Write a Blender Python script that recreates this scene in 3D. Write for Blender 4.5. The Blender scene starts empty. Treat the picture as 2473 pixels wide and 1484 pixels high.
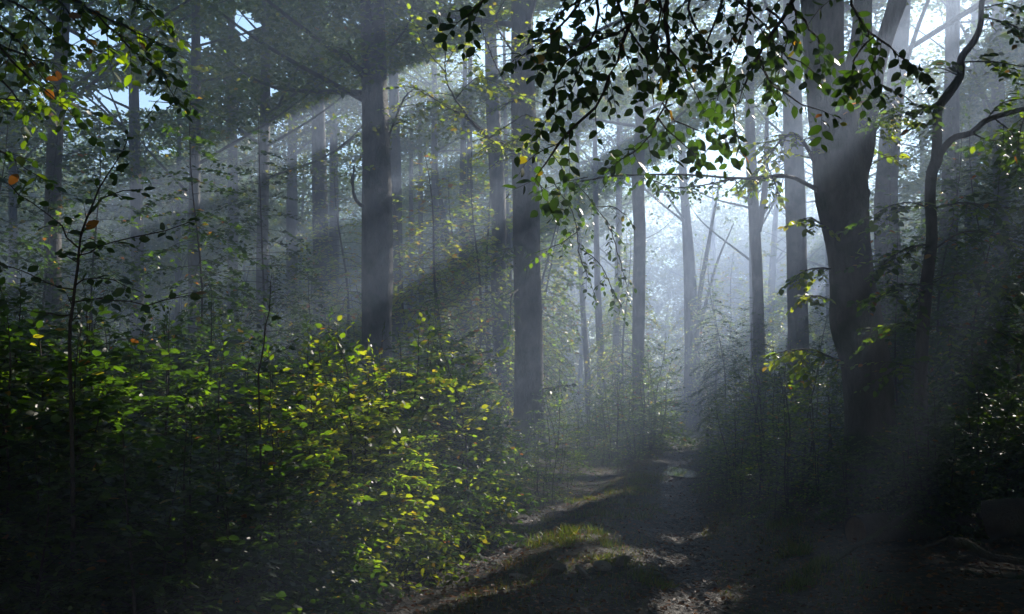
import bpy, math, random, time
import numpy as np
T00 = time.time()
# ------------------------------------------------------------------ camera, light, exposure
SC = bpy.context.scene
COL = SC.collection
PI = math.pi
F = 2427.0; CX = 1236.5; HY = 975.0; CAMZ = 1.6          # focal length and horizon in the photograph's 2473-px frame
cam = bpy.data.cameras.new('camera'); cam.lens = 36 * F / 2473; cam.sensor_width = 36
cam.shift_y = (HY - 742) / 2473.0; cam.clip_start = 0.05; cam.clip_end = 1000
camo = bpy.data.objects.new('camera', cam); COL.objects.link(camo)
camo.location = (0, 0, CAMZ); camo.rotation_euler = (PI / 2, 0, 0); SC.camera = camo

SUN_AZ, SUN_EL = math.radians(36.8), math.radians(28.3)
wd = bpy.data.worlds.new('World'); SC.world = wd; wd.use_nodes = True
nt = wd.node_tree; nt.nodes.clear()
sky = nt.nodes.new('ShaderNodeTexSky'); sky.sky_type = 'NISHITA'; sky.sun_disc = False
sky.sun_elevation = SUN_EL; sky.sun_rotation = SUN_AZ; sky.air_density = 1.3; sky.dust_density = 0.0; sky.ozone_density = 2.5
bg = nt.nodes.new('ShaderNodeBackground'); bg.inputs['Strength'].default_value = 0.13
wo = nt.nodes.new('ShaderNodeOutputWorld')
nt.links.new(sky.outputs[0], bg.inputs[0]); nt.links.new(bg.outputs[0], wo.inputs[0])

SV = np.array([math.sin(SUN_AZ) * math.cos(SUN_EL), math.cos(SUN_AZ) * math.cos(SUN_EL), math.sin(SUN_EL)])
sl = bpy.data.lights.new('sun', 'SUN'); sl.energy = 5.0; sl.angle = math.radians(0.5); sl.color = (1.0, 0.92, 0.80)
so = bpy.data.objects.new('sun', sl); COL.objects.link(so); so.location = (30, 40, 40)
import mathutils
so.rotation_euler = mathutils.Vector(SV).to_track_quat('Z', 'Y').to_euler()
SC.view_settings.view_transform = 'Standard'; SC.view_settings.look = 'None'
SC.view_settings.exposure = 1.60; SC.view_settings.gamma = 1.0
SC.render.engine = 'CYCLES'
cy = SC.cycles
cy.max_bounces = 5; cy.diffuse_bounces = 2; cy.glossy_bounces = 2; cy.transmission_bounces = 2; cy.volume_bounces = 0
cy.transparent_max_bounces = 4; cy.sample_clamp_indirect = 2.0; cy.sample_clamp_direct = 8.0
cy.use_denoising = True; cy.denoiser = 'OPENIMAGEDENOISE'; cy.denoising_input_passes = 'RGB_ALBEDO_NORMAL'
cy.caustics_reflective = False; cy.caustics_refractive = False
HAZE_DENSITY = 0.0112; HAZE_G = 0.50

rng = np.random.default_rng(7)
def W(px, py, d): return np.array([(px - CX) / F * d, d, CAMZ + (HY - py) / F * d])
def nrm(v):
    v = np.asarray(v, float); return v / np.maximum(np.linalg.norm(v, axis=-1, keepdims=True), 1e-9)

# ------------------------------------------------------------------ noise (numpy)
def _h(ix, iy, s):
    n = (ix.astype(np.int64) * 374761393 + iy.astype(np.int64) * 668265263 + s * 1442695041) & 0x7fffffff
    n = ((n ^ (n >> 13)) * 1274126177) & 0x7fffffff
    return ((n ^ (n >> 16)) & 0xffff) / 65535.0
def vn(x, y, s=0):
    x = np.asarray(x, float); y = np.asarray(y, float)
    ix = np.floor(x); iy = np.floor(y); fx = x - ix; fy = y - iy
    fx = fx * fx * (3 - 2 * fx); fy = fy * fy * (3 - 2 * fy)
    a = _h(ix, iy, s); b = _h(ix + 1, iy, s); c = _h(ix, iy + 1, s); d = _h(ix + 1, iy + 1, s)
    return (a * (1 - fx) + b * fx) * (1 - fy) + (c * (1 - fx) + d * fx) * fy
def fbm(x, y, s=0, o=4):
    r = 0; a = .5; t = 0
    for k in range(o):
        r = r + a * vn(x * 2 ** k, y * 2 ** k, s + k * 17); t += a; a *= .5
    return r / t

# ------------------------------------------------------------------ gaps cut into the canopy to shape the sunlight
UH = np.array([math.cos(SUN_AZ), -math.sin(SUN_AZ), 0.0])
VH = np.cross(SV, UH); VH = VH if VH[2] > 0 else -VH
C0 = np.array([0, 0, CAMZ])
HOLES = []
def hole(px, py, d, r):
    P = W(px, py, d) - C0; HOLES.append((P @ UH, P @ VH, P @ SV, r))
_r = np.random.default_rng(15)
for _ in range(34):
    _x = _r.uniform(480, 1200); _d = np.interp(_x, [330, 700, 1200], [6, 8.3, 11.8]); hole(_x, _r.uniform(np.interp(_x, [330, 700, 1200], [860, 850, 900]), np.interp(_x, [330, 800, 1200], [1150, 1380, 1230])), _d, _r.uniform(.25, .45) * (1.6 if _x > 700 else .8))
for _ in range(2): hole(_r.uniform(0, 380), _r.uniform(790, 960), 5.8, _r.uniform(.15, .26))
for a in [  # canopy holes cut along the sun's rays toward plants and path to be sunlit
    (820, 900, 9, .55), (1100, 1000, 11, .75), (960, 1120, 10, .6), (700, 1060, 8, .5), (740, 1340, 9, .75), (640, 1370, 8.7, .4), (1150, 1160, 11.5, .6),
    (860, 1370, 8.9, .4), (560, 880, 8, .4), (420, 900, 6.5, .25), (120, 800, 6, .22), (1000, 880, 12, .5), (610, 950, 8, .35), (260, 960, 6.5, .25),
    (1340, 1320, 11.3, .4), (1500, 1390, 9.5, .36), (1400, 1400, 9.3, .3), (1130, 1370, 9.8, .25), (1700, 1430, 8.4, .28), (1290, 1280, 12.5, .35), (1430, 1200, 17, .45),
    (1600, 950, 38, 2.2), (1640, 1062, 44, 1.8), (1690, 1190, 18, .35), (1700, 1270, 13, .3),
    (2420, 1010, 13, .35), (2340, 1100, 12, .22), (2450, 940, 14, .3), (2450, 1150, 11.6, .2), (1780, 1215, 15, .3),
    (1130, 120, 20, 2.3), (1120, 240, 20.2, 1.9), (1270, 300, 20.5, 1.7), (1040, 200, 19.6, 1.2), (1180, 60, 21, 1.5), (1880, 370, 14, .8), (1850, 440, 14, .5), (2150, 290, 14, .5),
    (1650, 325, 5, .26), (1650, 370, 5, .26), (1560, 350, 5, .15), (1940, 240, 5, .28), (2190, 490, 9.5, .4), (2400, 530, 9.5, .4), (2050, 120, 5, .2),
    (400, 150, 6, .3), (1310, 440, 5, .2), (80, 270, 6, .3), (1970, 520, 14, .4), (1900, 860, 14, .4)]:
    hole(*a)
TH_X = np.array([-60, -12, -4, 2, 4, 5.5, 7.5, 9, 11, 12.5, 14, 16, 17.5, 19.5, 21, 22.5, 24, 26, 28, 31, 34, 38, 41, 43.5, 46, 48, 54, 62, 75, 100.])
TH_Y = np.array([-.20, -.16, -.16, -.12, -.18, .36, .30, -.20, -.08, .30, -.20, .0, .34, .26, -.04, .06, .32, .30, .74, .86, .86, .78, .46, .0, .20, -.06, -.16, -.12, -.04, -.2])  # canopy openness by angle around the camera, shaped to band the shafts
def lit_field(P):
    Q = P - C0
    u = Q @ UH; v = Q @ VH; s = Q @ SV
    th = np.degrees(np.arctan2(-v, -u)); r = np.hypot(u, v)
    b = np.interp(th, TH_X, TH_Y)
    L = fbm(u / 3.6 + 31, v / 3.6 + 77, 3, 4) - .5
    L = (.6 - .25 * (th < 26)) * L + (.36 - .16 * (th < 26)) * (vn(th / 2.4 + 4, r / 70, 91) - .5) + .42 * (vn(th / 1.0, r / 60, 92) - .5) + .2 * (vn(th / .45, r / 50, 93) - .5) + b * 1.5 - .33 - .3 * np.clip((14 - r) / 4, 0, 1) * (th < 25) + (th < 26) * (.14 * ((r > 13) & (r < 28)) - .35 * (r > 32))
    near = np.clip((13 - r) / 7, 0, 1) * (1 - .4 * np.clip((r - 6) / 2, 0, 1) * (th > 27.5) * (th < 40))
    L = L - .45 * near
    st = np.maximum(np.clip(1.4 - np.abs(th - 45.8) / .9, 0, 1), np.clip(1.2 - np.abs(th - 41) / .6, 0, 1))  # slits cut in the canopy for beams across the forked beech
    L = L + .75 * st * np.clip((5.9 - r) / 2.4, 0, 1) * (r > 2.4)
    for hu, hv, hs, hr in HOLES:
        dd = np.hypot(u - hu, v - hv)
        m = (dd < hr * 1.3) & (s > hs)
        k = np.zeros_like(L); k[m] = np.clip((hr * 1.25 - dd[m]) / (hr * .35), 0, 1)
        L = np.maximum(L, k - .02)
    return L
GAPS = [(310, 243, 75, 26, 1.0), (370, 250, 45, 20, 1.), (215, 245, 50, 16, .9), (200, 90, 90, 45, .85), (90, 200, 60, 50, .7), (480, 90, 50, 60, .7), (600, 60, 60, 45, .75), (655, 210, 18, 40, .65), (560, 330, 40, 30, .55), (400, 370, 40, 20, .6), (1150, 320, 50, 25, .5), (2050, 60, 16, 50, .6), (1700, 80, 60, 45, .45), (300, 160, 60, 26, .5), (60, 560, 40, 30, .5)]
def keep_shade(P, rg):
    k = lit_field(P) < (rg.random(len(P)) - .5) * .08
    y = np.maximum(P[:, 1], .1); px = CX + F * P[:, 0] / y; py = HY - F * (P[:, 2] - CAMZ) / y
    cell = np.floor(P / 1.15).astype(np.int64)
    hv = _h(cell[:, 0] * 73 + cell[:, 2] * 19, cell[:, 1], 321)
    hole_d = np.zeros(len(P), bool)
    Q = P - C0; u = Q @ UH; v = Q @ VH; s = Q @ SV
    for hu, hv_, hs, hr in HOLES: hole_d |= (np.hypot(u - hu, v - hv_) < hr * 1.1) & (s > hs)
    k |= (hv < .05) & ~hole_d
    k |= (hv < .20) & ~hole_d & (px > 1400) & (py < 330 + .2 * (px - 1700)) & (y > 22)
    k |= (hv < .5) & (y > 52) & (py < 300) & (px > 1300)
    k |= y > 96
    nz = fbm(px / 26., py / 20., 55, 3)
    for gx, gy, sx, sy, a in GAPS:      # thin places in the crowns where the sky shows
        e = ((px - gx) / sx) ** 2 + ((py - gy) / sy) ** 2
        k &= ~((P[:, 1] > 12) & (a * np.exp(-e * .7) > nz * 1.05 - .10 + .16 * (a < 1)))
    return k

# ------------------------------------------------------------------ materials
def new_mat(name):
    m = bpy.data.materials.new(name); m.use_nodes = True; m.node_tree.nodes.clear()
    return m, m.node_tree.nodes, m.node_tree.links
def ramp(N, cols):
    r = N.new('ShaderNodeValToRGB'); e = r.color_ramp.elements
    while len(e) < len(cols): e.new(0.5)
    for k, (p, c) in enumerate(cols): e[k].position = p; e[k].color = (*c, 1)
    return r
def leaf_mat(name, cols, tcols, rough=.36, trans=.5, spec=.5):
    m, N, L = new_mat(name)
    at = N.new('ShaderNodeAttribute'); at.attribute_name = 'tint'
    oi = N.new('ShaderNodeObjectInfo')
    ad = N.new('ShaderNodeMath'); ad.operation = 'MULTIPLY_ADD'; ad.inputs[1].default_value = .16; L.new(oi.outputs['Random'], ad.inputs[0]); L.new(at.outputs['Fac'], ad.inputs[2])
    sb = N.new('ShaderNodeMath'); sb.operation = 'SUBTRACT'; sb.inputs[1].default_value = .08; L.new(ad.outputs[0], sb.inputs[0])
    r1 = ramp(N, cols); r2 = ramp(N, tcols); L.new(sb.outputs[0], r1.inputs[0]); L.new(sb.outputs[0], r2.inputs[0])
    p = N.new('ShaderNodeBsdfPrincipled'); p.inputs['Roughness'].default_value = rough
    p.inputs['Specular IOR Level'].default_value = spec
    L.new(r1.outputs[0], p.inputs['Base Color'])
    t = N.new('ShaderNodeBsdfTranslucent'); L.new(r2.outputs[0], t.inputs['Color'])
    ms = N.new('ShaderNodeMixShader'); ms.inputs[0].default_value = trans
    L.new(p.outputs[0], ms.inputs[1]); L.new(t.outputs[0], ms.inputs[2])
    o = N.new('ShaderNodeOutputMaterial'); L.new(ms.outputs[0], o.inputs['Surface'])
    return m
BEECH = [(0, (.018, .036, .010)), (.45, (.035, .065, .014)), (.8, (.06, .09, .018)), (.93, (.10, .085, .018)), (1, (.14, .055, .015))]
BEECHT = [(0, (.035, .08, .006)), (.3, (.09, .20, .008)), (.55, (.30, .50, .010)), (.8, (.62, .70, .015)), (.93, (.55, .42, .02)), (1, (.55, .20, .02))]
M_LEAF = leaf_mat('beech_leaf', BEECH, BEECHT, .42, .56, .8)
M_CANOPY = leaf_mat('canopy_leaf', BEECH, [(0, (.07, .16, .012)), (.4, (.18, .30, .015)), (.75, (.42, .44, .02)), (1, (.5, .32, .03))], .42, .45)
M_LITTER = leaf_mat('dead_leaf', [(0, (.04, .016, .008)), (.5, (.10, .036, .012)), (1, (.20, .09, .03))], [(0, (.10, .03, .01)), (1, (.26, .11, .03))], .5, .25, .2)
M_GRASS = leaf_mat('grass_blade', [(0, (.02, .04, .008)), (.6, (.05, .08, .014)), (1, (.14, .08, .02))], [(0, (.06, .13, .008)), (.6, (.22, .30, .012)), (1, (.42, .22, .02))], .42, .42)

def bark_mat(name, c1, c2, moss=None, scale=1.0, rough=.8):
    m, N, L = new_mat(name)
    tc = N.new('ShaderNodeNewGeometry')
    mp = N.new('ShaderNodeMapping'); mp.inputs['Scale'].default_value = (scale, scale, scale * .35); L.new(tc.outputs['Position'], mp.inputs[0])
    n1 = N.new('ShaderNodeTexNoise'); n1.inputs['Scale'].default_value = 3.0; n1.inputs['Detail'].default_value = 8; n1.inputs['Roughness'].default_value = .65; L.new(mp.outputs[0], n1.inputs[0])
    n2 = N.new('ShaderNodeTexNoise'); n2.inputs['Scale'].default_value = 28.0; n2.inputs['Detail'].default_value = 6; L.new(mp.outputs[0], n2.inputs[0])
    r = ramp(N, [(.25, c1), (.72, c2)]); L.new(n1.outputs[0], r.inputs[0])
    p = N.new('ShaderNodeBsdfPrincipled'); p.inputs['Roughness'].default_value = rough; p.inputs['Specular IOR Level'].default_value = .3
    col = r.outputs[0]
    if moss:
        n3 = N.new('ShaderNodeTexNoise'); n3.inputs['Scale'].default_value = 1.6; n3.inputs['Detail'].default_value = 6; L.new(tc.outputs['Position'], n3.inputs[0])
        rr = ramp(N, [(.5, (0, 0, 0)), (.62, (1, 1, 1))]); L.new(n3.outputs[0], rr.inputs[0])
        mx = N.new('ShaderNodeMix'); mx.data_type = 'RGBA'; L.new(rr.outputs[0], mx.inputs['Factor']); L.new(col, mx.inputs['A']); mx.inputs['B'].default_value = (*moss, 1)
        col = mx.outputs['Result']
    L.new(col, p.inputs['Base Color'])
    b = N.new('ShaderNodeBump'); b.inputs['Strength'].default_value = .9; b.inputs['Distance'].default_value = .05
    ad = N.new('ShaderNodeMath'); ad.operation = 'ADD'; L.new(n1.outputs[0], ad.inputs[0]); L.new(n2.outputs[0], ad.inputs[1])
    L.new(ad.outputs[0], b.inputs['Height']); L.new(b.outputs[0], p.inputs['Normal'])
    o = N.new('ShaderNodeOutputMaterial'); L.new(p.outputs[0], o.inputs['Surface'])
    return m
M_BARK = bark_mat('beech_bark', (.022, .02, .018), (.19, .18, .17), (.03, .045, .016))
M_TWIG = bark_mat('twig_bark', (.028, .022, .018), (.07, .055, .045), None, 4)
M_LOGB = bark_mat('log_bark', (.018, .014, .012), (.065, .052, .043), (.04, .05, .02), 2.5)
M_CUT = bark_mat('cut_wood', (.07, .035, .018), (.15, .08, .04), None, 6)
M_ROCK = bark_mat('stone', (.10, .085, .075), (.26, .22, .20), (.05, .06, .02), 5, .6)

def ground_mat(name, cols, rough, bumps, dist):
    m, N, L = new_mat(name)
    g = N.new('ShaderNodeNewGeometry')
    n1 = N.new('ShaderNodeTexNoise'); n1.inputs['Scale'].default_value = 1.3; n1.inputs['Detail'].default_value = 10; n1.inputs['Roughness'].default_value = .7; L.new(g.outputs['Position'], n1.inputs[0])
    n2 = N.new('ShaderNodeTexNoise'); n2.inputs['Scale'].default_value = 16; n2.inputs['Detail'].default_value = 8; n2.inputs['Roughness'].default_value = .7; L.new(g.outputs['Position'], n2.inputs[0])
    vo = N.new('ShaderNodeTexVoronoi'); vo.inputs['Scale'].default_value = 22; L.new(g.outputs['Position'], vo.inputs[0])
    r = ramp(N, cols); L.new(n1.outputs[0], r.inputs[0])
    p = N.new('ShaderNodeBsdfPrincipled'); L.new(r.outputs[0], p.inputs['Base Color']); p.inputs['Specular IOR Level'].default_value = .18
    rr = N.new('ShaderNodeMapRange'); rr.inputs['To Min'].default_value = rough[0]; rr.inputs['To Max'].default_value = rough[1]; rr.inputs['From Min'].default_value = .35; rr.inputs['From Max'].default_value = .65
    L.new(n2.outputs[0], rr.inputs['Value']); L.new(rr.outputs[0], p.inputs['Roughness'])
    ad = N.new('ShaderNodeMath'); ad.operation = 'MULTIPLY_ADD'; ad.inputs[1].default_value = .5; L.new(vo.outputs['Distance'], ad.inputs[0]); L.new(n2.outputs[0], ad.inputs[2])
    b = N.new('ShaderNodeBump'); b.inputs['Strength'].default_value = bumps; b.inputs['Distance'].default_value = dist
    L.new(ad.outputs[0], b.inputs['Height']); L.new(b.outputs[0], p.inputs['Normal'])
    o = N.new('ShaderNodeOutputMaterial'); L.new(p.outputs[0], o.inputs['Surface'])
    return m
M_SOIL = ground_mat('forest_soil', [(.3, (.018, .013, .009)), (.55, (.035, .028, .015)), (.68, (.024, .034, .010))], (.6, .9), .8, .04)
M_MUD = ground_mat('wet_mud', [(.3, (.007, .004, .003)), (.55, (.017, .010, .007)), (.75, (.040, .022, .013))], (.38, .8), 1.0, .06)
def water_mat():
    m, N, L = new_mat('puddle_water')
    p = N.new('ShaderNodeBsdfPrincipled'); p.inputs['Base Color'].default_value = (.02, .018, .015, 1); p.inputs['Roughness'].default_value = .03; p.inputs['Specular IOR Level'].default_value = .8
    o = N.new('ShaderNodeOutputMaterial'); L.new(p.outputs[0], o.inputs['Surface']); return m
M_WATER = water_mat()

# ------------------------------------------------------------------ mesh helpers
def link(name, me, mat, parent=None, loc=None):
    if mat is not None: me.materials.append(mat)
    o = bpy.data.objects.new(name, me); COL.objects.link(o)
    if parent is not None: o.parent = parent
    if loc is not None: o.location = loc
    return o
def tag(o, label, cat, group=None, kind=None):
    if label: o['label'] = label
    if cat: o['category'] = cat
    if group: o['group'] = group
    if kind: o['kind'] = kind
    return o
def empty(name, loc=(0, 0, 0)):
    o = bpy.data.objects.new(name, None); COL.objects.link(o); o.location = [float(v) for v in loc]; o.empty_display_size = .2
    return o
def raw_mesh(name, verts, faces_flat, sizes, smooth=True, attr=None):
    me = bpy.data.meshes.new(name)
    nv = len(verts); sizes = np.asarray(sizes, np.int32); nl = int(sizes.sum())
    me.vertices.add(nv); me.vertices.foreach_set('co', np.ascontiguousarray(verts, np.float32).ravel())
    me.loops.add(nl); me.loops.foreach_set('vertex_index', np.ascontiguousarray(faces_flat, np.int32).ravel())
    me.polygons.add(len(sizes)); st = np.zeros(len(sizes), np.int32); st[1:] = np.cumsum(sizes)[:-1]
    me.polygons.foreach_set('loop_start', st); me.polygons.foreach_set('loop_total', sizes)
    if smooth: me.polygons.foreach_set('use_smooth', np.ones(len(sizes), bool))
    if attr is not None:
        a = me.attributes.new('tint', 'FLOAT', 'POINT'); a.data.foreach_set('value', np.ascontiguousarray(attr, np.float32))
    me.update(calc_edges=True)
    return me

# leaf templates: (along, across, out of plane)
T4 = (np.array([[0, 0, 0], [.42, -.5, .13], [.42, .5, .13], [1, 0, .02]]), [(0, 1, 3), (0, 3, 2)])
def _t11():
    v = [[0, 0, 0]]
    for t, w in ((.2, .37), (.5, .5), (.8, .30)):
        zc = -.15 * t * t
        v += [[t, -w, .045 + zc], [t, 0, zc], [t, w, .045 + zc]]
    v.append([1, 0, -.15])
    f = [(0, 1, 2), (0, 2, 3), (1, 4, 5, 2), (2, 5, 6, 3), (4, 7, 8, 5), (5, 8, 9, 6), (7, 10, 8), (8, 10, 9)]
    return np.array(v), f
T11 = _t11()
TG = (np.array([[0, -.5, 0], [0, .5, 0], [.4, -.4, .04], [.4, .4, .04], [.75, -.25, -.06], [.75, .25, -.06], [1, 0, -.22]]), [(0, 2, 3, 1), (2, 4, 5, 3), (4, 6, 5)])
def leaf_mesh(name, P, D, Nn, L, Wd, tint, tpl, smooth=True):
    P = np.asarray(P, float).reshape(-1, 3); D = nrm(np.asarray(D, float).reshape(-1, 3)); Nn = np.asarray(Nn, float).reshape(-1, 3)
    B = nrm(np.cross(Nn, D)); N2 = np.cross(D, B)
    L = np.asarray(L, float)[:, None, None]; Wd = np.asarray(Wd, float)[:, None, None]
    tv, tf = tpl; k = len(tv)
    V = P[:, None, :] + L * tv[None, :, 0:1] * D[:, None, :] + Wd * tv[None, :, 1:2] * B[:, None, :] + L * tv[None, :, 2:3] * N2[:, None, :]
    n = len(P)
    flat = np.concatenate([np.array(f) for f in tf]); sz = np.array([len(f) for f in tf])
    FI = (flat[None, :] + (np.arange(n) * k)[:, None]).ravel(); SZ = np.tile(sz, n)
    return raw_mesh(name, V.reshape(-1, 3), FI, SZ, smooth, np.repeat(np.asarray(tint, float), k))

class Leaves:
    def __init__(s): s.P = []; s.D = []; s.N = []; s.L = []; s.T = []
    def add(s, p, d, n, l, t): s.P.append(p); s.D.append(d); s.N.append(n); s.L.append(l); s.T.append(t)
    def mesh(s, name, tpl=T11, asp=.64):
        L = np.array(s.L); return leaf_mesh(name, np.array(s.P), np.array(s.D), np.array(s.N), L, L * asp, np.array(s.T), tpl)
class Tubes:
    def __init__(s): s.V = []; s.F = []; s.S = []; s.n = 0
    def add(s, pts, rad, sides=5, ref=(.31, .17, .93), flute=0, seed=0, cap=True, flare=0, z0=0):
        pts = np.asarray(pts, float); m = len(pts); rad = np.broadcast_to(np.asarray(rad, float), (m,))
        t = np.gradient(pts, axis=0); t = nrm(t); ref = np.asarray(ref, float)
        a = nrm(np.cross(t, ref)); b = np.cross(t, a)
        an = np.arange(sides) * 2 * PI / sides
        R = np.broadcast_to(rad[:, None], (m, sides)).copy()
        if flute:
            zz = np.cumsum(np.r_[0, np.linalg.norm(np.diff(pts, axis=0), axis=1)])[:, None]
            A = np.broadcast_to(an[None, :], (m, sides))
            R *= 1 + flute * (vn(np.cos(A) * 1.6 + 9 + zz * .25, np.sin(A) * 1.6 + seed * 3.1 + zz * .33, seed) - .5) * 2 \
                   + flute * .6 * (vn(np.cos(A) * 4 + 30 + zz * 1.1, np.sin(A) * 4 + seed + zz * .9, seed + 5) - .5)
            if flare:
                R *= 1 + flare * np.exp(-np.maximum(pts[:, 2:3] - z0, 0) / .38) * (1 + .45 * np.cos(5 * A + seed) + .2 * np.cos(3 * A + 2 * seed))
        V = pts[:, None, :] + R[:, :, None] * (np.cos(an)[None, :, None] * a[:, None, :] + np.sin(an)[None, :, None] * b[:, None, :])
        s.V.append(V.reshape(-1, 3))
        i = np.arange(m - 1)[:, None] * sides; j = np.arange(sides)[None, :]; j2 = (j + 1) % sides
        f = np.stack([i + j, i + j2, i + sides + j2, i + sides + j], -1).reshape(-1, 4) + s.n
        s.F.append(f.ravel()); s.S.append(np.full(len(f), 4))
        if cap:
            s.F.append(np.arange(sides) [::-1] + s.n); s.S.append([sides]); s.F.append(np.arange(sides) + s.n + (m - 1) * sides); s.S.append([sides])
        s.n += m * sides
    def mesh(s, name, smooth=True):
        return raw_mesh(name, np.concatenate(s.V), np.concatenate([np.asarray(f).ravel() for f in s.F]), np.concatenate([np.asarray(x) for x in s.S]), smooth)
def smooth_poly(pts, n):
    pts = np.asarray(pts, float); m = len(pts)
    if m < 3:
        t = np.linspace(0, 1, n)[:, None]; return pts[0] * (1 - t) + pts[-1] * t
    P = np.vstack([2 * pts[0] - pts[1], pts, 2 * pts[-1] - pts[-2]])
    u = np.linspace(0, m - 1 - 1e-6, n); k = u.astype(int); f = (u - k)[:, None]
    p0, p1, p2, p3 = P[k], P[k + 1], P[k + 2], P[k + 3]
    return .5 * (2 * p1 + (p2 - p0) * f + (2 * p0 - 5 * p1 + 4 * p2 - p3) * f ** 2 + (3 * p1 - p0 - 3 * p2 + p3) * f ** 3)

def tint_rand(rg, lo=0., hi=.8, autumn=.04):
    return (lo + (hi - lo) * rg.random()) if rg.random() > autumn else .88 + .12 * rg.random()

def twig(LV, TB, p0, d, up, length, rg, leaf=.065, gap=.045, droop=.25, rad=.004, sub=0, tint=(0, .8), autumn=.04, flat=.35, wob=.12, hang=0.):
    """a beech shoot: zigzag axis, leaves alternating to either side and lying in the plane across «up»"""
    n = max(3, int(length / max(gap * 1.6, .03)) + 1)
    p = np.array(p0, float); d = nrm(d); st = length / (n - 1); pts = [p.copy()]; dirs = [d]
    for k in range(n - 1):
        d = nrm(d + np.array([rg.normal() * wob, rg.normal() * wob, rg.normal() * wob * .6 - droop * st * 2]))
        p = p + d * st; pts.append(p.copy()); dirs.append(d)
    pts = np.array(pts)
    TB.add(pts, np.linspace(rad, rad * .3, n), 4 if rad < .008 else 6, cap=False)
    nl = int(length / gap); sgn = 1
    for k in range(nl + 1):
        t = min(1, (k + .6) / (nl + .6)) if sub == 0 else .3 + .7 * (k + .5) / (nl + 1)
        q = t * (n - 1); i = min(int(q), n - 2); f = q - i
        pp = pts[i] * (1 - f) + pts[i + 1] * f; dd = dirs[i]
        side = nrm(np.cross(dd, up)) * sgn; sgn = -sgn
        a = .55 + .35 * rg.random() if t < .97 else 1.2
        ld = nrm(dd * a + side + np.array([0, 0, -hang]) + rg.normal(size=3) * .18)
        ln = nrm(np.asarray(up) + rg.normal(size=3) * flat)
        LV.add(pp, ld, ln, leaf * (.55 + .75 * rg.random()) * (1 - .25 * (t > .9)), tint_rand(rg, *tint, autumn))
    if sub > 0:
        ns = max(2, int(length / (gap * 2.6))); sgn = 1
        for k in range(ns):
            t = .18 + .78 * (k + rg.random() * .6) / ns
            q = t * (n - 1); i = min(int(q), n - 2); f = q - i
            pp = pts[i] * (1 - f) + pts[i + 1] * f; dd = dirs[i]
            side = nrm(np.cross(dd, up)) * sgn; sgn = -sgn
            sd = nrm(dd * .8 + side * .8 + np.array([0, 0, -hang * .5]) + rg.normal(size=3) * .12)
            sl_ = length * (.2 + .32 * (1 - t)) * (.7 + .6 * rg.random())
            if sl_ > leaf:
                twig(LV, TB, pp, sd, up, sl_, rg, leaf, gap, droop, rad * .55, sub - 1, tint, autumn, flat, wob, hang)
    return pts, dirs

def sapling(h, rg, leaf=.065, gap=.05, nb=26, spread=.45, low=.08, sub=1, tint=(0, .8), autumn=.04, lean=.05, rise=.45, topleaf=True, rad=None, stems=1):
    LV = Leaves(); TB = Tubes()
    for s_ in range(stems):
        hh = h * (1 - .25 * s_ * rg.random()); n = 14
        ax = rg.normal(size=2) * lean * (1 + s_)
        base = np.array([0., 0, 0]) if s_ == 0 else np.r_[rg.normal(size=2) * .12, 0]
        t = np.linspace(0, 1, n)
        P = np.stack([base[0] + ax[0] * hh * t ** 1.3 + .03 * np.sin(t * 9 + s_) * hh * .4, base[1] + ax[1] * hh * t ** 1.3 + .02 * np.cos(t * 7) * hh * .3, t * hh], 1)
        r0 = rad or (.006 + .007 * h)
        TB.add(P, np.linspace(r0, r0 * .15, n), 7, cap=False)
        az = rg.random() * 6.28
        for k in range(nb):
            tt = low + (1 - low) * ((k + .5 * rg.random()) / nb) ** .9
            az += 2.4 + rg.normal() * .4
            q = tt * (n - 1); i = min(int(q), n - 2); pp = P[i] + (P[i + 1] - P[i]) * (q - i)
            ln = h * spread * (1.02 - tt) ** .75 * (.6 + .6 * rg.random()) + .12
            el = rise * (.4 + tt)
            d = np.array([math.cos(az) * math.cos(el), math.sin(az) * math.cos(el), math.sin(el)])
            up = nrm(np.array([-d[0] * .3, -d[1] * .3, 1.]) + rg.normal(size=3) * .1)
            twig(LV, TB, pp, d, up, ln, rg, leaf, gap, .35, max(.002, r0 * .35 * (1.1 - tt)), sub if ln > .3 else 0, tint, autumn)
        if topleaf: twig(LV, TB, P[-1], (0, 0, 1), (.7, .7, .2), h * .07 + .06, rg, leaf * .8, gap, 0, .003, 0, tint, autumn)
    return LV, TB

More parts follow.
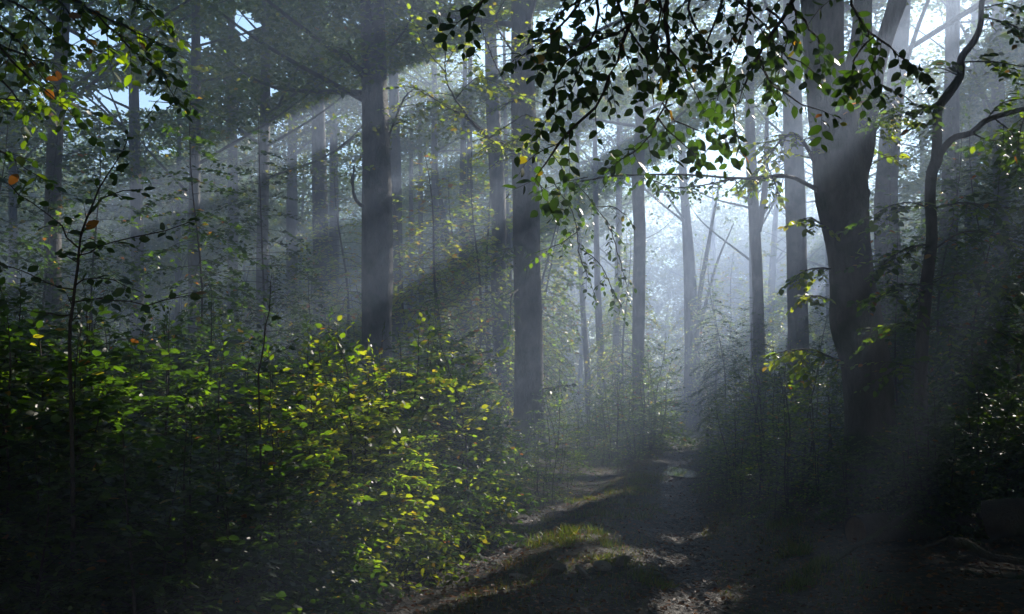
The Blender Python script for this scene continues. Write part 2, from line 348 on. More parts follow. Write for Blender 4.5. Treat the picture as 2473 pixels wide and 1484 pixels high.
# ------------------------------------------------------------------ terrain
XR = (np.array([-8, 3, 6, 8.2, 12, 14, 18, 24, 33, 43, 70, 110]), np.array([.6, 1.0, 1.2, 1.45, 2.0, 2.35, 2.95, 3.9, 5.3, 6.9, 12, 19]))
XL = (np.array([-8, 3, 6, 8.3, 12, 15, 18, 24, 33, 43, 70, 110]), np.array([-2.9, -1.9, -1.3, -.85, -.1, .5, 1.15, 2.5, 4.0, 5.7, 10.8, 17.6]))
def track_d(x, y):
    a = x - np.interp(y, *XR); b = x - np.interp(y, *XL); return a, b
def ht(x, y):
    x = np.asarray(x, float); y = np.asarray(y, float)
    a, b = track_d(x, y)
    z = .10 * (fbm(x / 7 + 50, y / 7 + 50, 11, 3) - .5) + .06 * (fbm(x * .9 + 20, y * .9, 12, 4) - .5)
    z = z - .10 * np.exp(-(a / .42) ** 2) - .10 * np.exp(-(b / .45) ** 2)
    mid = np.clip(1 - np.abs((a + b) / 2) / 1.0, 0, 1)
    z = z + .07 * mid * (np.abs(a - b) * 0 + 1)
    z = z + .18 * np.clip((-b - .75) / .7, 0, 1) + .14 * np.clip((a - .7) / .8, 0, 1)
    z = z + .07 * np.exp(-((x - 1.02) / .45) ** 2 - ((y - 9.4) / .6) ** 2) + .06 * np.exp(-((x - .55) / .5) ** 2 - ((y - 11.4) / .7) ** 2)
    z = z - .05 * np.exp(-((x - 3.9) / .5) ** 2 - ((y - 24.3) / 1.3) ** 2)
    z = z + .9 * np.clip((y - 45) / 60, 0, 1) ** 1.5
    return z
def mud_amp(x, y):
    a, b = track_d(x, y); r = np.minimum(np.abs(a), np.abs(b))
    return np.clip(1.2 - r / .75, 0, 1)
def htm(x, y):
    m = mud_amp(x, y); f = fbm(np.asarray(x) * 5.5, np.asarray(y) * 4.2, 21, 5)
    g = fbm(np.asarray(x) * 16, np.asarray(y) * 12, 23, 3)
    return ht(x, y) + (.085 * (np.abs(f - .5) * 2) ** .8 - .02) * (.35 + .65 * m) * .8 + .022 * (g - .5)
def axis(pts):
    out = []
    for (a, b, st) in pts: out.append(np.arange(a, b, st))
    return np.unique(np.concatenate(out + [[pts[-1][1]]]))
def grid_mesh(name, xs, ys, fz, drop=None):
    X, Y = np.meshgrid(xs, ys); Z = fz(X, Y); nx, ny = len(xs), len(ys)
    V = np.stack([X, Y, Z], -1).reshape(-1, 3)
    i = (np.arange(ny - 1)[:, None] * nx + np.arange(nx - 1)[None, :])
    f = np.stack([i, i + 1, i + nx + 1, i + nx], -1).reshape(-1, 4)
    if drop is not None:
        k = drop(X, Y).reshape(-1)[f].mean(1) > .5; f = f[k]
        used = np.unique(f); mp = np.full(len(V), -1); mp[used] = np.arange(len(used)); V = V[used]; f = mp[f]
    return raw_mesh(name, V, f.ravel(), np.full(len(f), 4))
xs = axis([(-150, -30, 6), (-30, -6, .8), (-6, 7, .07), (7, 30, .5), (30, 190, 6)])
ys = axis([(-60, 2, 2), (2, 16, .07), (16, 30, .2), (30, 60, .8), (60, 220, 5)])
g = link('ground', grid_mesh('ground', xs, ys, htm), M_SOIL); tag(g, 'dark forest floor of soil and leaf mould', 'ground', kind='structure')
def pmask(X, Y):
    a, b = track_d(X, Y); w = np.clip((17.5 - Y) / 4, 0, 1)
    r = np.minimum(np.abs(a) / .85, np.abs(b) / np.maximum(w, .01))
    return (r < .44 + .42 * (fbm(X * 2.2, Y * 1.5, 5, 3) - .5)).astype(float)
pth = link('path', grid_mesh('path', axis([(-3.2, 9.4, .04)]), axis([(2, 14, .045), (14, 26, .09), (26, 60, .4)]), lambda x, y: htm(x, y) + .012, pmask), M_MUD)
tag(pth, 'wet rutted mud track winding between the shrubs', 'path', kind='structure')
# puddle lying in the rut
n = 40; an = np.arange(n) * 2 * PI / n
c = W(1632, 1135, 24.3); rr_ = 1 + .25 * (vn(np.cos(an) * 2 + 5, np.sin(an) * 2 + 5, 8) - .5)
pz = float(ht(c[0], c[1])) + .085
V = np.stack([c[0] + .52 * rr_ * np.cos(an), c[1] + 1.9 * rr_ * np.sin(an), np.full(n, pz)], 1)
pd = link('puddle', raw_mesh('puddle', V, np.arange(n), [n]), M_WATER); tag(pd, 'small bright puddle in the rut of the mud track', 'puddle', kind='structure')

# ------------------------------------------------------------------ tall trees
def crown_leaves(cx, cy, z0, z1, R, nclump, per, size, rg, low_bias=1.0, cs=1.0):
    """leaf clumps in flattened layers, denser towards the outside; returns leaf positions"""
    C = rg.normal(size=(nclump, 3)); C = nrm(C) * (rg.random((nclump, 1)) ** .45)
    zc = (z0 + z1) / 2; hz = (z1 - z0) / 2
    cen = np.stack([cx + C[:, 0] * R, cy + C[:, 1] * R, zc + C[:, 2] * hz * low_bias], 1)
    n = nclump * per
    ci = np.repeat(np.arange(nclump), per)
    off = rg.normal(size=(n, 3)) * np.array([.62, .62, .17]) * cs
    off[:, 2] -= .10 * (off[:, 0] ** 2 + off[:, 1] ** 2) / cs
    P = cen[ci] + off
    D = rg.normal(size=(n, 3)); D[:, 2] = D[:, 2] * .35 - .2
    Nn = rg.normal(size=(n, 3)) * .45 + np.array([0, 0, 1.])
    L = size * (.65 + .7 * rg.random(n))
    T = np.clip(.15 + .55 * rg.random(n) + .2 * (rg.random(nclump)[ci] - .5) + (rg.random(n) < .03) * .4, 0, 1)
    return P, D, Nn, L, T, cen
def trunk_tubes(TB, pts, rad, sides=20, seed=0, flare=.7, flute=.10, step=.45):
    pts = np.asarray(pts, float); rad = np.asarray(rad, float)
    ln = np.linalg.norm(np.diff(pts, axis=0), axis=1).sum(); n = max(6, int(ln / step))
    Q = smooth_poly(np.c_[pts, rad], n)
    TB.add(Q[:, :3], np.maximum(Q[:, 3], .01), sides, (0, -1, .02), flute, seed, True, flare, pts[0][2])
    return Q
def in_frame(P, m=0.0):
    y = np.maximum(P[..., 1], .1); px = CX + F * P[..., 0] / y; py = HY - F * (P[..., 2] - CAMZ) / y
    return (P[..., 1] > 1) & (px > -m) & (px < 2473 + m) & (py > -m) & (py < 1484 + m)

NLEAF = [0]
def tall_tree(name, label, cat, group, pts, rad, crown, seed, leaf=None, nclump=None, per=None, seen=True, extra=None, sides=20):
    rg = np.random.default_rng(seed)
    pts = np.asarray(pts, float)
    base = pts[0].copy(); base[2] = float(ht(base[0], base[1]))
    root = empty(name, base); tag(root, label, cat, group)
    TB = Tubes()
    Q = trunk_tubes(TB, pts, rad, sides if seen else 8, seed, .6, .10)
    for (p2, r2) in (extra or []): trunk_tubes(TB, p2, r2, 14, seed + 9, 0, .08)
    cx, cy, z0, z1, R = crown
    rc = rad[-1] * 2.0
    for k in range(14 if seen else 4):            # limbs
        z = z0 + (z1 - z0) * (.02 + .8 * rg.random())
        i = int(np.argmin(abs(Q[:, 2] - z))); p = Q[i, :3]; a = rg.random() * 6.28
        e = np.array([cx + math.cos(a) * R * .8, cy + math.sin(a) * R * .8, min(z1, z + R * (.25 + .5 * rg.random()))])
        mpt = (p + e) / 2 + rg.normal(size=3) * .35
        r0 = max(.02, min(.075, Q[i, 3] * .3))
        TB.add(smooth_poly([p, mpt, e], 9), np.linspace(r0, .012, 9), 6 if seen else 4, flute=0, cap=False)
    me = TB.mesh('trunk'); o = link('trunk', me, M_BARK, root); o.location = [-float(v) for v in base]
    size = leaf or (.16 if seen else .42)
    nclump = nclump or (int(R * R * (z1 - z0) * .34) if seen else int(R * R * (z1 - z0) * .22))
    per = per or (80 if seen else 26)
    P, D, Nn, L, T, cen = crown_leaves(cx, cy, z0, z1, R, nclump, per, size, rg, 1.0, 1.0 if seen else 1.25)
    k = keep_shade(P, rg)
    if seen: k &= ~(in_frame(P, 60) & (P[:, 1] < 15.5))
    if not seen: k &= ~in_frame(P, 30 + .6 * F / np.maximum(P[:, 1], .5))
    P, D, Nn, L, T = P[k], D[k], Nn[k], L[k], T[k]
    NLEAF[0] += len(P)
    if len(P):
        me = leaf_mesh('crown', P - base, D, Nn, L, L * .66, T, T4, False); link('crown', me, M_CANOPY, root)
    return root

def px_trunk(spec, d, top=24.0, taper=.6, dz=None):
    """spec: (px, py, width px) from the foot upwards, at distance d; continues up to height top"""
    pts = []; rad = []
    x0 = (spec[0][0] - CX) / F * d
    pts.append([x0, d, float(ht(x0, d)) - .15]); rad.append(spec[0][2] / F * d / 2)
    for (px, py, w) in spec:
        p = W(px, py, d)
        if p[2] > pts[-1][2] + .3: pts.append(list(p)); rad.append(w / F * d / 2)
    k = (pts[-1][0] - pts[-2][0]) / (pts[-1][2] - pts[-2][2]) if len(pts) > 2 else 0
    z = pts[-1][2]; r = rad[-1]
    while z < top - 2:
        z2 = min(top, z + 4); f = (top - z2) / max(top - pts[-1][2], 1)
        pts.append([pts[-1][0] + k * .5 * (z2 - z), d, z2]); rad.append(max(.05, r * (1 - taper * (z2 - z) / 12))); r = rad[-1]; z = z2
    return np.array(pts), np.array(rad)

NAMED = [ # label
 ('added grey trunk mostly hidden behind the right edge of the forked beech', [(2075, 900, 34), (2070, 500, 32), (2072, 300, 30)], 37, 23, 4.8, 9),  # this tree and the next two are added; their crowns shade the path
 ('added dim trunk between the crooked young tree and the picture edge', [(2420, 900, 36), (2418, 500, 34), (2412, 300, 30)], 36, 23, 4.8, 9),
 ('added dim slender trunk right behind the fork of the crooked young tree', [(2345, 900, 24), (2342, 500, 23), (2350, 300, 22)], 42, 23, 4.8, 9),
 ('shaded beech with low dark leafy crown nearest the bright blue gap', [(130, 900, 40), (128, 500, 38), (135, 300, 34), (150, 100, 30)], 23, 19, 4.6, 6.5),
 ('dark beech whose crown fills the corner above the high forked sapling', [(-90, 900, 40), (-95, 500, 38), (-90, 200, 34)], 17, 17, 4.0, 5.5),
 ('shaded beech with slim trunk right under the bright blue gap', [(330, 900, 30), (332, 600, 29), (326, 400, 27)], 38, 17.5, 4.0, 8.5),
 ('dark beech whose leafy crown shows small blue gaps, left of the half hidden trunk', [(470, 900, 30), (468, 600, 28), (472, 300, 24)], 31, 21, 4.8, 7.5),
 ('dark beech with dense crown between the half hidden trunk and the faint thin trunk', [(636, 900, 30), (634, 600, 28), (640, 300, 24)], 34, 22, 4.8, 8.5), # label, spec, distance, top, crown radius, crown base
 ('thick straight grey beech trunk rising from behind the thicket of shrubs', [(910, 950, 74), (910, 800, 72), (912, 560, 70), (910, 380, 66), (905, 200, 60), (900, 20, 56)], 26, 23, 5.0, 8.2),
 ('straight grey beech trunk close behind the thick trunk, half covered by it', [(958, 900, 32), (958, 650, 31), (956, 450, 29), (952, 300, 26)], 40, 24, 4.5, 15),
 ('medium hazy beech trunk between the shadowy young trees and the thick trunk', [(776, 900, 42), (775, 650, 40), (772, 450, 35), (768, 300, 32)], 42, 23, 5, 14),
 ('slim hazy trunk just beside the medium hazy beech trunk', [(810, 900, 24), (808, 600, 23), (806, 400, 21)], 55, 24, 4.5, 15),
 ('dark trunk half hidden behind the slender leaning young tree', [(561, 900, 26), (562, 600, 25), (563, 500, 24), (560, 300, 22)], 45, 23, 5, 12),
 ('faint thin trunk standing in shade between the two dark young trees', [(705, 900, 28), (705, 600, 27), (706, 400, 24)], 52, 24, 5, 14),
 ('wavy grey beech trunk next to the tall straight trunk in the middle', [(1232, 1040, 30), (1222, 940, 32), (1210, 840, 38), (1207, 760, 40), (1203, 680, 34), (1205, 560, 36), (1200, 430, 36), (1192, 300, 34)], 35, 23, 4.5, 14),
 ('very thin pale trunk behind the wavy trunk', [(1240, 1000, 13), (1236, 820, 12), (1228, 600, 11), (1222, 400, 10)], 44, 20, 3, 13),
 ('tall straight beech trunk in the middle, bare down to the dark shrubs', [(1280, 1090, 74), (1277, 900, 70), (1272, 600, 68), (1268, 420, 66), (1264, 200, 56), (1262, 20, 52)], 26, 24, 4.8, 8.4),
 ('straight grey trunk standing alone in the bright mist beside the path', [(1539, 1075, 32), (1541, 900, 30), (1543, 700, 30), (1545, 560, 29), (1541, 450, 28), (1546, 300, 24)], 40, 23, 4.8, 11.5),
 ('gently curved grey trunk in the bright mist right of the path bend', [(1836, 1000, 32), (1833, 850, 30), (1829, 650, 27), (1820, 500, 26), (1812, 330, 23), (1812, 200, 20)], 36, 22, 4.2, 11),
 ('broad upright grey trunk between the curved trunk and the large forked beech', [(1930, 1000, 54), (1928, 820, 50), (1924, 600, 48), (1918, 400, 48), (1914, 230, 44)], 32, 23, 4.8, 10),
 ('wide pale trunk veiled by sunbeams behind the forked beech', [(2150, 1000, 70), (2148, 700, 62), (2140, 500, 54), (2150, 330, 48), (2170, 150, 42)], 27, 23, 4.8, 9),
 ('shaded trunk seen between the leafy boughs of the crooked sapling', [(2292, 1000, 46), (2292, 800, 44), (2290, 600, 42), (2296, 400, 38)], 30, 23, 4.8, 12),
 ('faint wide trunk with a side fork deep in the glowing mist', [(1672, 1010, 44), (1672, 860, 38), (1668, 700, 30), (1660, 560, 24), (1650, 430, 20)], 58, 23, 5, 11),
 ('thin trunk in the mist among a clump of stems above the dark shrubs', [(1422, 1020, 16), (1418, 900, 15), (1408, 760, 13), (1400, 600, 12)], 50, 19, 3, 12),
 ('slightly thicker stem in the middle of the misty clump above the dark shrubs', [(1458, 1020, 20), (1452, 900, 20), (1446, 760, 16), (1440, 560, 14)], 52, 20, 3, 12),
 ('straight stem at the path side of the misty clump above the dark shrubs', [(1486, 1020, 16), (1486, 860, 15), (1490, 700, 13), (1492, 560, 12)], 54, 20, 3, 12),
 ('slim pale trunk rising left of the lone forked tree, lit along one edge', [(1056, 1000, 20), (1053, 760, 19), (1052, 560, 18), (1050, 400, 16)], 50, 22, 4, 14),
 ('very slim grey stem second from the thick trunk in the lit leaves', [(1018, 1000, 14), (1018, 760, 13), (1016, 560, 12)], 56, 21, 3.5, 13),
 ('very slim grey stem nearest the thick trunk in the lit leaves', [(988, 1000, 13), (990, 760, 12), (992, 560, 11)], 58, 21, 3.5, 13),
]
TT = {}
for i, (lab, spec, d, top, R, cb) in enumerate(NAMED):
    pts, rad = px_trunk(spec, d, top)
    ex = []
    if 'side fork' in lab:
        ex = [(np.array([W(1672, 860, 58), W(1692, 700, 58.2), W(1716, 560, 58.4), W(1740, 430, 58.6)]), np.array([.18, .14, .1, .05])), (np.array([W(1690, 790, 58), W(1730, 640, 58.4), W(1772, 540, 58.8)]), np.array([.1, .07, .03]))]
    if 'curved grey' in lab:
        ex = [(np.array([W(1820, 500, 36), W(1800, 478, 35.6), W(1770, 470, 35.2)]), np.array([.07, .05, .02])), (np.array([W(1830, 560, 36), W(1845, 480, 36), W(1850, 380, 36.1), (9.2, 36.2, 13.0)]), np.array([.13, .11, .09, .05]))]
    if 'in the middle, bare' in lab:
        ex = [(np.array([W(1262, 380, 26), W(1225, 352, 25), W(1180, 335, 24.2), W(1130, 285, 23.5), W(1085, 262, 23)]), np.array([.10, .08, .06, .045, .02]))]
    if 'thick straight' in lab:
        ex = [(np.array([W(880, 500, 26), W(862, 488, 25.4), W(852, 455, 25.2), W(855, 400, 25.2)]), np.array([.05, .045, .035, .02]))]
    TT[lab] = tall_tree('beech_tree', lab, 'tree', None, pts, rad, (pts[-1][0], d, cb, top + 1.5, R * 1.25), 100 + i, leaf=(.15 if d < 40 and pts[0][0] < -2 else .18), per=(105 if d < 40 and pts[-1][0] < -5 else 150), extra=ex)
# the forked tree behind the shrubs
pts, rad = px_trunk([(1130, 960, 32), (1128, 860, 31), (1124, 780, 32), (1116, 700, 34), (1119, 620, 22), (1118, 480, 17), (1119, 350, 14), (1122, 230, 12)], 44, 22)
ex = [(np.array([W(1130, 760, 44), W(1137, 640, 44), W(1136, 500, 44.1), W(1134, 350, 44.2), W(1136, 120, 44.2)]), np.array([.17, .15, .14, .12, .09])),
      (np.array([W(1116, 690, 44), W(1092, 630, 43.8), W(1078, 560, 43.7), W(1062, 470, 43.6), W(1050, 380, 43.5)]), np.array([.16, .14, .12, .09, .06])),
      (np.array([W(1085, 640, 43.8), W(1068, 580, 43.6), W(1064, 520, 43.5)]), np.array([.09, .08, .05]))]
tall_tree('beech_tree', 'misty tree forking into two parallel stems and a leaning side limb', 'tree', None, pts, rad, (pts[-1][0], 44, 13.5, 23, 5.2), 140, leaf=.18, per=150, extra=ex)

# the large forked beech
D0 = 14.0
root = empty('beech_tree', (W(2105, 0, D0)[0], D0, float(ht(W(2105, 0, D0)[0], D0)))); BIG = root
tag(root, 'large forked beech with knobbly trunk and three stems beside the path', 'tree')
def S(l): return np.array([W((a + b) / 2, y, D0 + (dd if len(r) else 0)) for (a, b, y, *r) in l for dd in [r[0] if r else 0]]), np.array([(b - a) / 2 / F * D0 for (a, b, y, *r) in l])
TB = Tubes()
m1 = [(2015, 2215, 1290), (2035, 2182, 1130), (2044, 2160, 1020), (2036, 2152, 900), (2026, 2140, 845), (2006, 2127, 775), (2006, 2112, 700), (2001, 2103, 620), (1990, 2098, 560), (1972, 2096, 480), (1966, 2090, 420), (1962, 2074, 340), (1955, 2068, 270), (1952, 2060, 225), (1946, 2040, 170), (1943, 2036, 100), (1938, 2036, 20), (1930, 2030, -120), (1925, 2010, -500), (1930, 1990, -1400), (1940, 1970, -2400)]
p_, r_ = S(m1); trunk_tubes(TB, p_, r_, 40, 3, .35, .045, .16)
m2 = [(1990, 2070, 330), (2015, 2092, 240), (2040, 2106, 180), (2060, 2113, 100), (2068, 2113, 20), (2072, 2115, -120), (2080, 2115, -600), (2090, 2110, -1600)]
p_, r_ = S(m2); trunk_tubes(TB, p_ + np.array([0, .12, 0]), r_, 24, 5, 0, .05, .16)
m3 = [(2030, 2092, 520), (2050, 2090, 440), (2064, 2105, 370), (2074, 2112, 300), (2082, 2124, 230), (2093, 2132, 170), (2120, 2158, 80), (2143, 2186, 0), (2160, 2205, -110), (2200, 2240, -500), (2250, 2280, -1300)]
p_, r_ = S(m3); trunk_tubes(TB, p_ + np.array([0, -.08, 0]), r_, 24, 6, 0, .05, .16)
for (px, py, r) in [(1976, 415, .07), (1972, 487, .09), (2098, 468, .07), (2010, 770, .12), (2030, 870, .09), (1958, 300, .05), (2100, 395, .05), (2118, 172, .05)]:   # knobs
    r *= .8; c = W(px, py, D0); c[0] += (.6 * r if px < 2060 else -.6 * r); an = np.linspace(0, PI, 9)
    TB.add(np.stack([c[0] + 0 * an, c[1] - .02 + 0 * an, c[2] - np.cos(an) * r * 1.3], 1), np.maximum(np.sin(an) * r, .005), 12, (0, -1, .02), .1, int(px), False)
# limbs that carry leafy boughs
LIMBS = [[(1985, 465, 14, .035), (1900, 425, 13.6, .024), (1800, 432, 13.2, .017), (1650, 422, 12.8, .012), (1500, 425, 12.4, .009), (1390, 440, 12.2, .006)],
         [(1970, 395, 14, .03), (1930, 330, 13.8, .022), (1890, 335, 13.6, .015), (1850, 390, 13.5, .01), (1810, 440, 13.4, .006)],
         [(2095, 420, 14, .02), (2110, 330, 14.1, .015), (2140, 285, 14.2, .01), (2180, 292, 14.2, .006)],
         [(2005, 560, 14, .015), (1960, 528, 13.8, .01), (1925, 535, 13.7, .006)], [(2012, 650, 14, .015), (1960, 650, 13.7, .01), (1925, 668, 13.6, .006)],
         [(2015, 730, 14, .012), (1975, 715, 13.8, .008), (1950, 722, 13.7, .005)], [(2040, 880, 14, .015), (1960, 845, 13.6, .01), (1880, 852, 13.3, .006)],
         [(1780, 430, 13.2, .012), (1715, 445, 13, .009), (1640, 455, 12.9, .006)]]
for l in LIMBS:
    q = smooth_poly([np.r_[W(a, b, d), r] for a, b, d, r in l], 14); TB.add(q[:, :3], q[:, 3], 7, cap=False)
o = link('trunk', TB.mesh('trunk'), M_BARK, root); o.location = -root.location
rg = np.random.default_rng(33)
bz = np.array(root.location)
P, D, Nn, L, T, _ = crown_leaves(5.2, 14, 9.0, 20, 6.2, 170, 90, .26, rg)
k = keep_shade(P, rg) & ~in_frame(P, 90); P, D, Nn, L, T = P[k], D[k], Nn[k], L[k], T[k]
link('crown', leaf_mesh('crown', P - bz, D, Nn, L, L * .66, T, T4, False), M_CANOPY, root)

def bough(parent, name, polys, rg, leaf, gap, every, tl, sub=0, up=(0, 0, 1), hang=.2, droop=.5, tint=(0, .8), autumn=.03, rad=1.0, wob=.12, label=None, flat=.35, skip=.0, draw=True):
    """leafy shoots along polylines given as (px, py, distance, radius)"""
    LV = Leaves(); TB = Tubes(); up = nrm(np.array(up, float))
    for l in polys:
        Q = np.array([np.r_[W(a, b, d), r] for a, b, d, r in l])
        ln = np.linalg.norm(np.diff(Q[:, :3], axis=0), axis=1).sum(); n = max(6, int(ln / .07))
        q = smooth_poly(Q, n); q[1:-1, :3] += rg.normal(size=(n - 2, 3)) * .006
        if draw: TB.add(q[:, :3], q[:, 3] * rad, 6, cap=False)
        s = every * rg.random(); sg = 1; acc = 0
        for i in range(1, n):
            st = np.linalg.norm(q[i, :3] - q[i - 1, :3]); acc += st
            if acc >= s:
                s += every * (.6 + .8 * rg.random()); t = i / n
                if t < skip: continue
                dd = nrm(q[i, :3] - q[i - 1, :3]); side = np.cross(dd, up); side = nrm(side + 1e-4) * sg; sg = -sg
                sd = nrm(dd * .7 + side * (.9) + rg.normal(size=3) * .25 + np.array([0, 0, -hang]))
                twig(LV, TB, q[i, :3], sd, nrm(up + rg.normal(size=3) * .25), tl * (.5 + .8 * rg.random()) * (1.15 - .5 * t), rg, leaf, gap, droop, max(.0016, q[i, 3] * .5), sub, tint, autumn, flat, wob, hang * .6)
        twig(LV, TB, q[-1, :3], nrm(q[-1, :3] - q[-2, :3]), up, tl * .5, rg, leaf, gap, droop, .002, 0, tint, autumn, flat, wob, hang * .6)
    pl = -np.array(parent.location)
    a = link(name + '_twigs', TB.mesh('twigs'), M_TWIG, parent); a.location = pl
    b = link(name, LV.mesh('leaves'), M_LEAF, parent); b.location = pl
    if label: b['label'] = label
    NLEAF[0] += len(LV.P)
    return a, b
rg = np.random.default_rng(5)
R_ = .006
MID = [v for k, v in TT.items() if 'in the middle, bare' in k][0]
bough(MID, 'foliage', [
  [(1262, 380, 26.0, .05), (1225, 352, 23.2, .03), (1180, 335, 21.2, .02), (1130, 285, 20.5, .015), (1085, 262, 20.0, .01), (1000, 210, 19.5, .006)],
  [(1180, 335, 21.2, .02), (1230, 300, 20.6, .015), (1280, 280, 20.0, .01), (1330, 345, 19.8, .006)], [(1130, 285, 20.5, .02), (1080, 200, 20.0, .015), (1075, 120, 19.6, .01), (1060, 40, 19.4, .006)],
  [(1080, 180, 20.0, .012), (1030, 120, 19.8, .008), (1000, 60, 19.6, .005)], [(1078, 150, 19.8, .012), (1110, 110, 19.8, .008), (1140, 150, 19.6, .005)], [(1100, 240, 20.0, .012), (1150, 190, 19.8, .008), (1200, 200, 19.6, .005)],
  [(1264, 120, 26.0, .04), (1300, 80, 23.2, .02), (1330, 50, 21.5, .01)], [(1264, 250, 26.0, .04), (1220, 200, 23.2, .02), (1170, 90, 21.5, .012), (1160, 20, 21.3, .006)], [(1264, 160, 26.0, .04), (1200, 60, 23.2, .02), (1230, -20, 21.5, .01)],
  [(1225, 352, 23.2, .02), (1260, 330, 21.0, .015), (1320, 370, 20.5, .008), (1370, 390, 20.2, .005)]], rg, .13, .085, .22, .75, 0, (0, -.25, 1), .1, .3, tint=(.6, .88), autumn=.05, label='sunlit yellow-green boughs')  # leaf tint raised so these boughs look sunlit
bough(MID, 'foliage', [[(1250, 620, 23.9, .02), (1225, 600, 23.2, .012), (1212, 630, 21.8, .006)], [(1310, 940, 23.9, .02), (1340, 935, 23.2, .012), (1370, 930, 21.8, .006)], [(1250, 700, 23.9, .02), (1235, 720, 23.4, .012), (1232, 800, 23.3, .006)]], rg, .12, .085, .2, .5, 0, (0, -.3, 1), .2, .5, tint=(0, .5))
THK = [v for k, v in TT.items() if k.startswith('thick straight')][0]
bough(THK, 'foliage', [[(940, 330, 26, .03), (975, 240, 25, .02), (1010, 215, 24.6, .01), (1050, 240, 24.4, .006)], [(880, 200, 26, .03), (840, 130, 25, .02), (800, 110, 24.5, .008)], [(852, 455, 25.2, .02), (848, 430, 25.1, .012), (862, 400, 25, .006)],
  [(940, 120, 26, .03), (985, 60, 25, .02), (1000, 0, 24.6, .01)], [(900, 60, 25.7, .02), (890, 10, 25, .012), (860, -20, 24.6, .006)]], rg, .13, .085, .22, .7, 0, (0, -.25, 1), .1, .3, tint=(.4, .85), autumn=.05)
bough(root, 'foliage', [LIMBS[0][1:], LIMBS[7]] + [
   [(1560, 425, 12.6, R_), (1600, 445, 12.4, R_), (1660, 455, 12.2, .003)], [(1420, 428, 12.2, R_), (1360, 440, 12, R_), (1320, 455, 11.9, .003)],
   [(1330, 430, 12.1, R_), (1375, 500, 12, R_), (1395, 560, 11.9, R_), (1400, 620, 11.9, R_), (1432, 700, 11.8, .003)],
   [(1390, 440, 12.2, R_), (1440, 500, 12.1, R_), (1475, 560, 12, R_), (1500, 640, 12, R_), (1515, 700, 11.9, .003)],
   [(1395, 560, 11.9, R_), (1350, 590, 11.9, R_), (1310, 605, 11.8, .003)], [(1400, 600, 11.9, R_), (1450, 640, 11.9, R_), (1480, 700, 11.8, R_), (1500, 740, 11.8, .003)],
   [(1440, 500, 12.1, R_), (1480, 500, 12, R_), (1510, 520, 12, .003)]], rg, .075, .05, .14, .38, 0, (0, -.15, 1), .35, .8, tint=(0, .6))
bough(root, 'foliage', [LIMBS[1], [(1850, 390, 13.5, R_), (1870, 440, 13.4, R_), (1885, 475, 13.4, .003)], [(1890, 335, 13.6, R_), (1850, 345, 13.5, R_), (1825, 370, 13.4, .003)], [(1840, 400, 13.5, R_), (1800, 440, 13.4, .003)],
   LIMBS[2], [(2120, 310, 14.1, R_), (2150, 330, 14, .003)], LIMBS[3], LIMBS[4], LIMBS[5], LIMBS[6], [(1950, 845, 13.6, R_), (1930, 880, 13.5, .003)],
   [(2100, 250, 14, R_), (2120, 280, 13.8, R_), (2175, 290, 13.7, .003)]], rg, .10, .05, .075, .42, 0, (0, -.2, 1), .3, .6, tint=(.5, .84), autumn=.06, label='sunlit yellow-green sprays of leaves')  # yellow tint puts the sunlight into the leaf colour

# ------------------------------------------------------------------ the crooked young tree on the right
rg = np.random.default_rng(12)
dK = 12.2
kb = W(2232, 0, dK); kz = float(ht(kb[0], dK)); KT = empty('young_tree', (kb[0], dK, kz))
tag(KT, 'crooked young beech forking in two, with dark layered boughs beside the forked beech', 'tree')
TB = Tubes()
def kpoly(l, d=dK): return np.array([W(a, b, d + dd) for a, b, w, dd in l]), np.array([w / 2 / F * d for a, b, w, dd in l])
p_, r_ = kpoly([(2228, 1300, 36, 0), (2228, 1150, 34, 0), (2224, 1000, 32, 0), (2226, 850, 30, 0), (2236, 700, 30, 0), (2250, 580, 27, 0), (2246, 480, 25, 0), (2250, 420, 26, 0), (2262, 384, 28, 0), (2263, 330, 22, 0), (2266, 265, 22, 0), (2292, 225, 22, 0), (2318, 185, 20, 0), (2322, 140, 18, 0), (2352, 100, 16, 0), (2368, 60, 14, 0), (2372, 0, 13, 0), (2392, -90, 11, 0), (2400, -400, 6, 0)])
trunk_tubes(TB, p_, r_, 14, 2, .3, .06, .1)
p_, r_ = kpoly([(2262, 384, 20, 0), (2290, 345, 17, -.1), (2312, 330, 16, -.2), (2345, 322, 14, -.3), (2380, 292, 13, -.4), (2430, 275, 12, -.5), (2480, 262, 11, -.6), (2620, 230, 8, -.8)])
trunk_tubes(TB, p_, r_, 10, 4, 0, .05, .1)
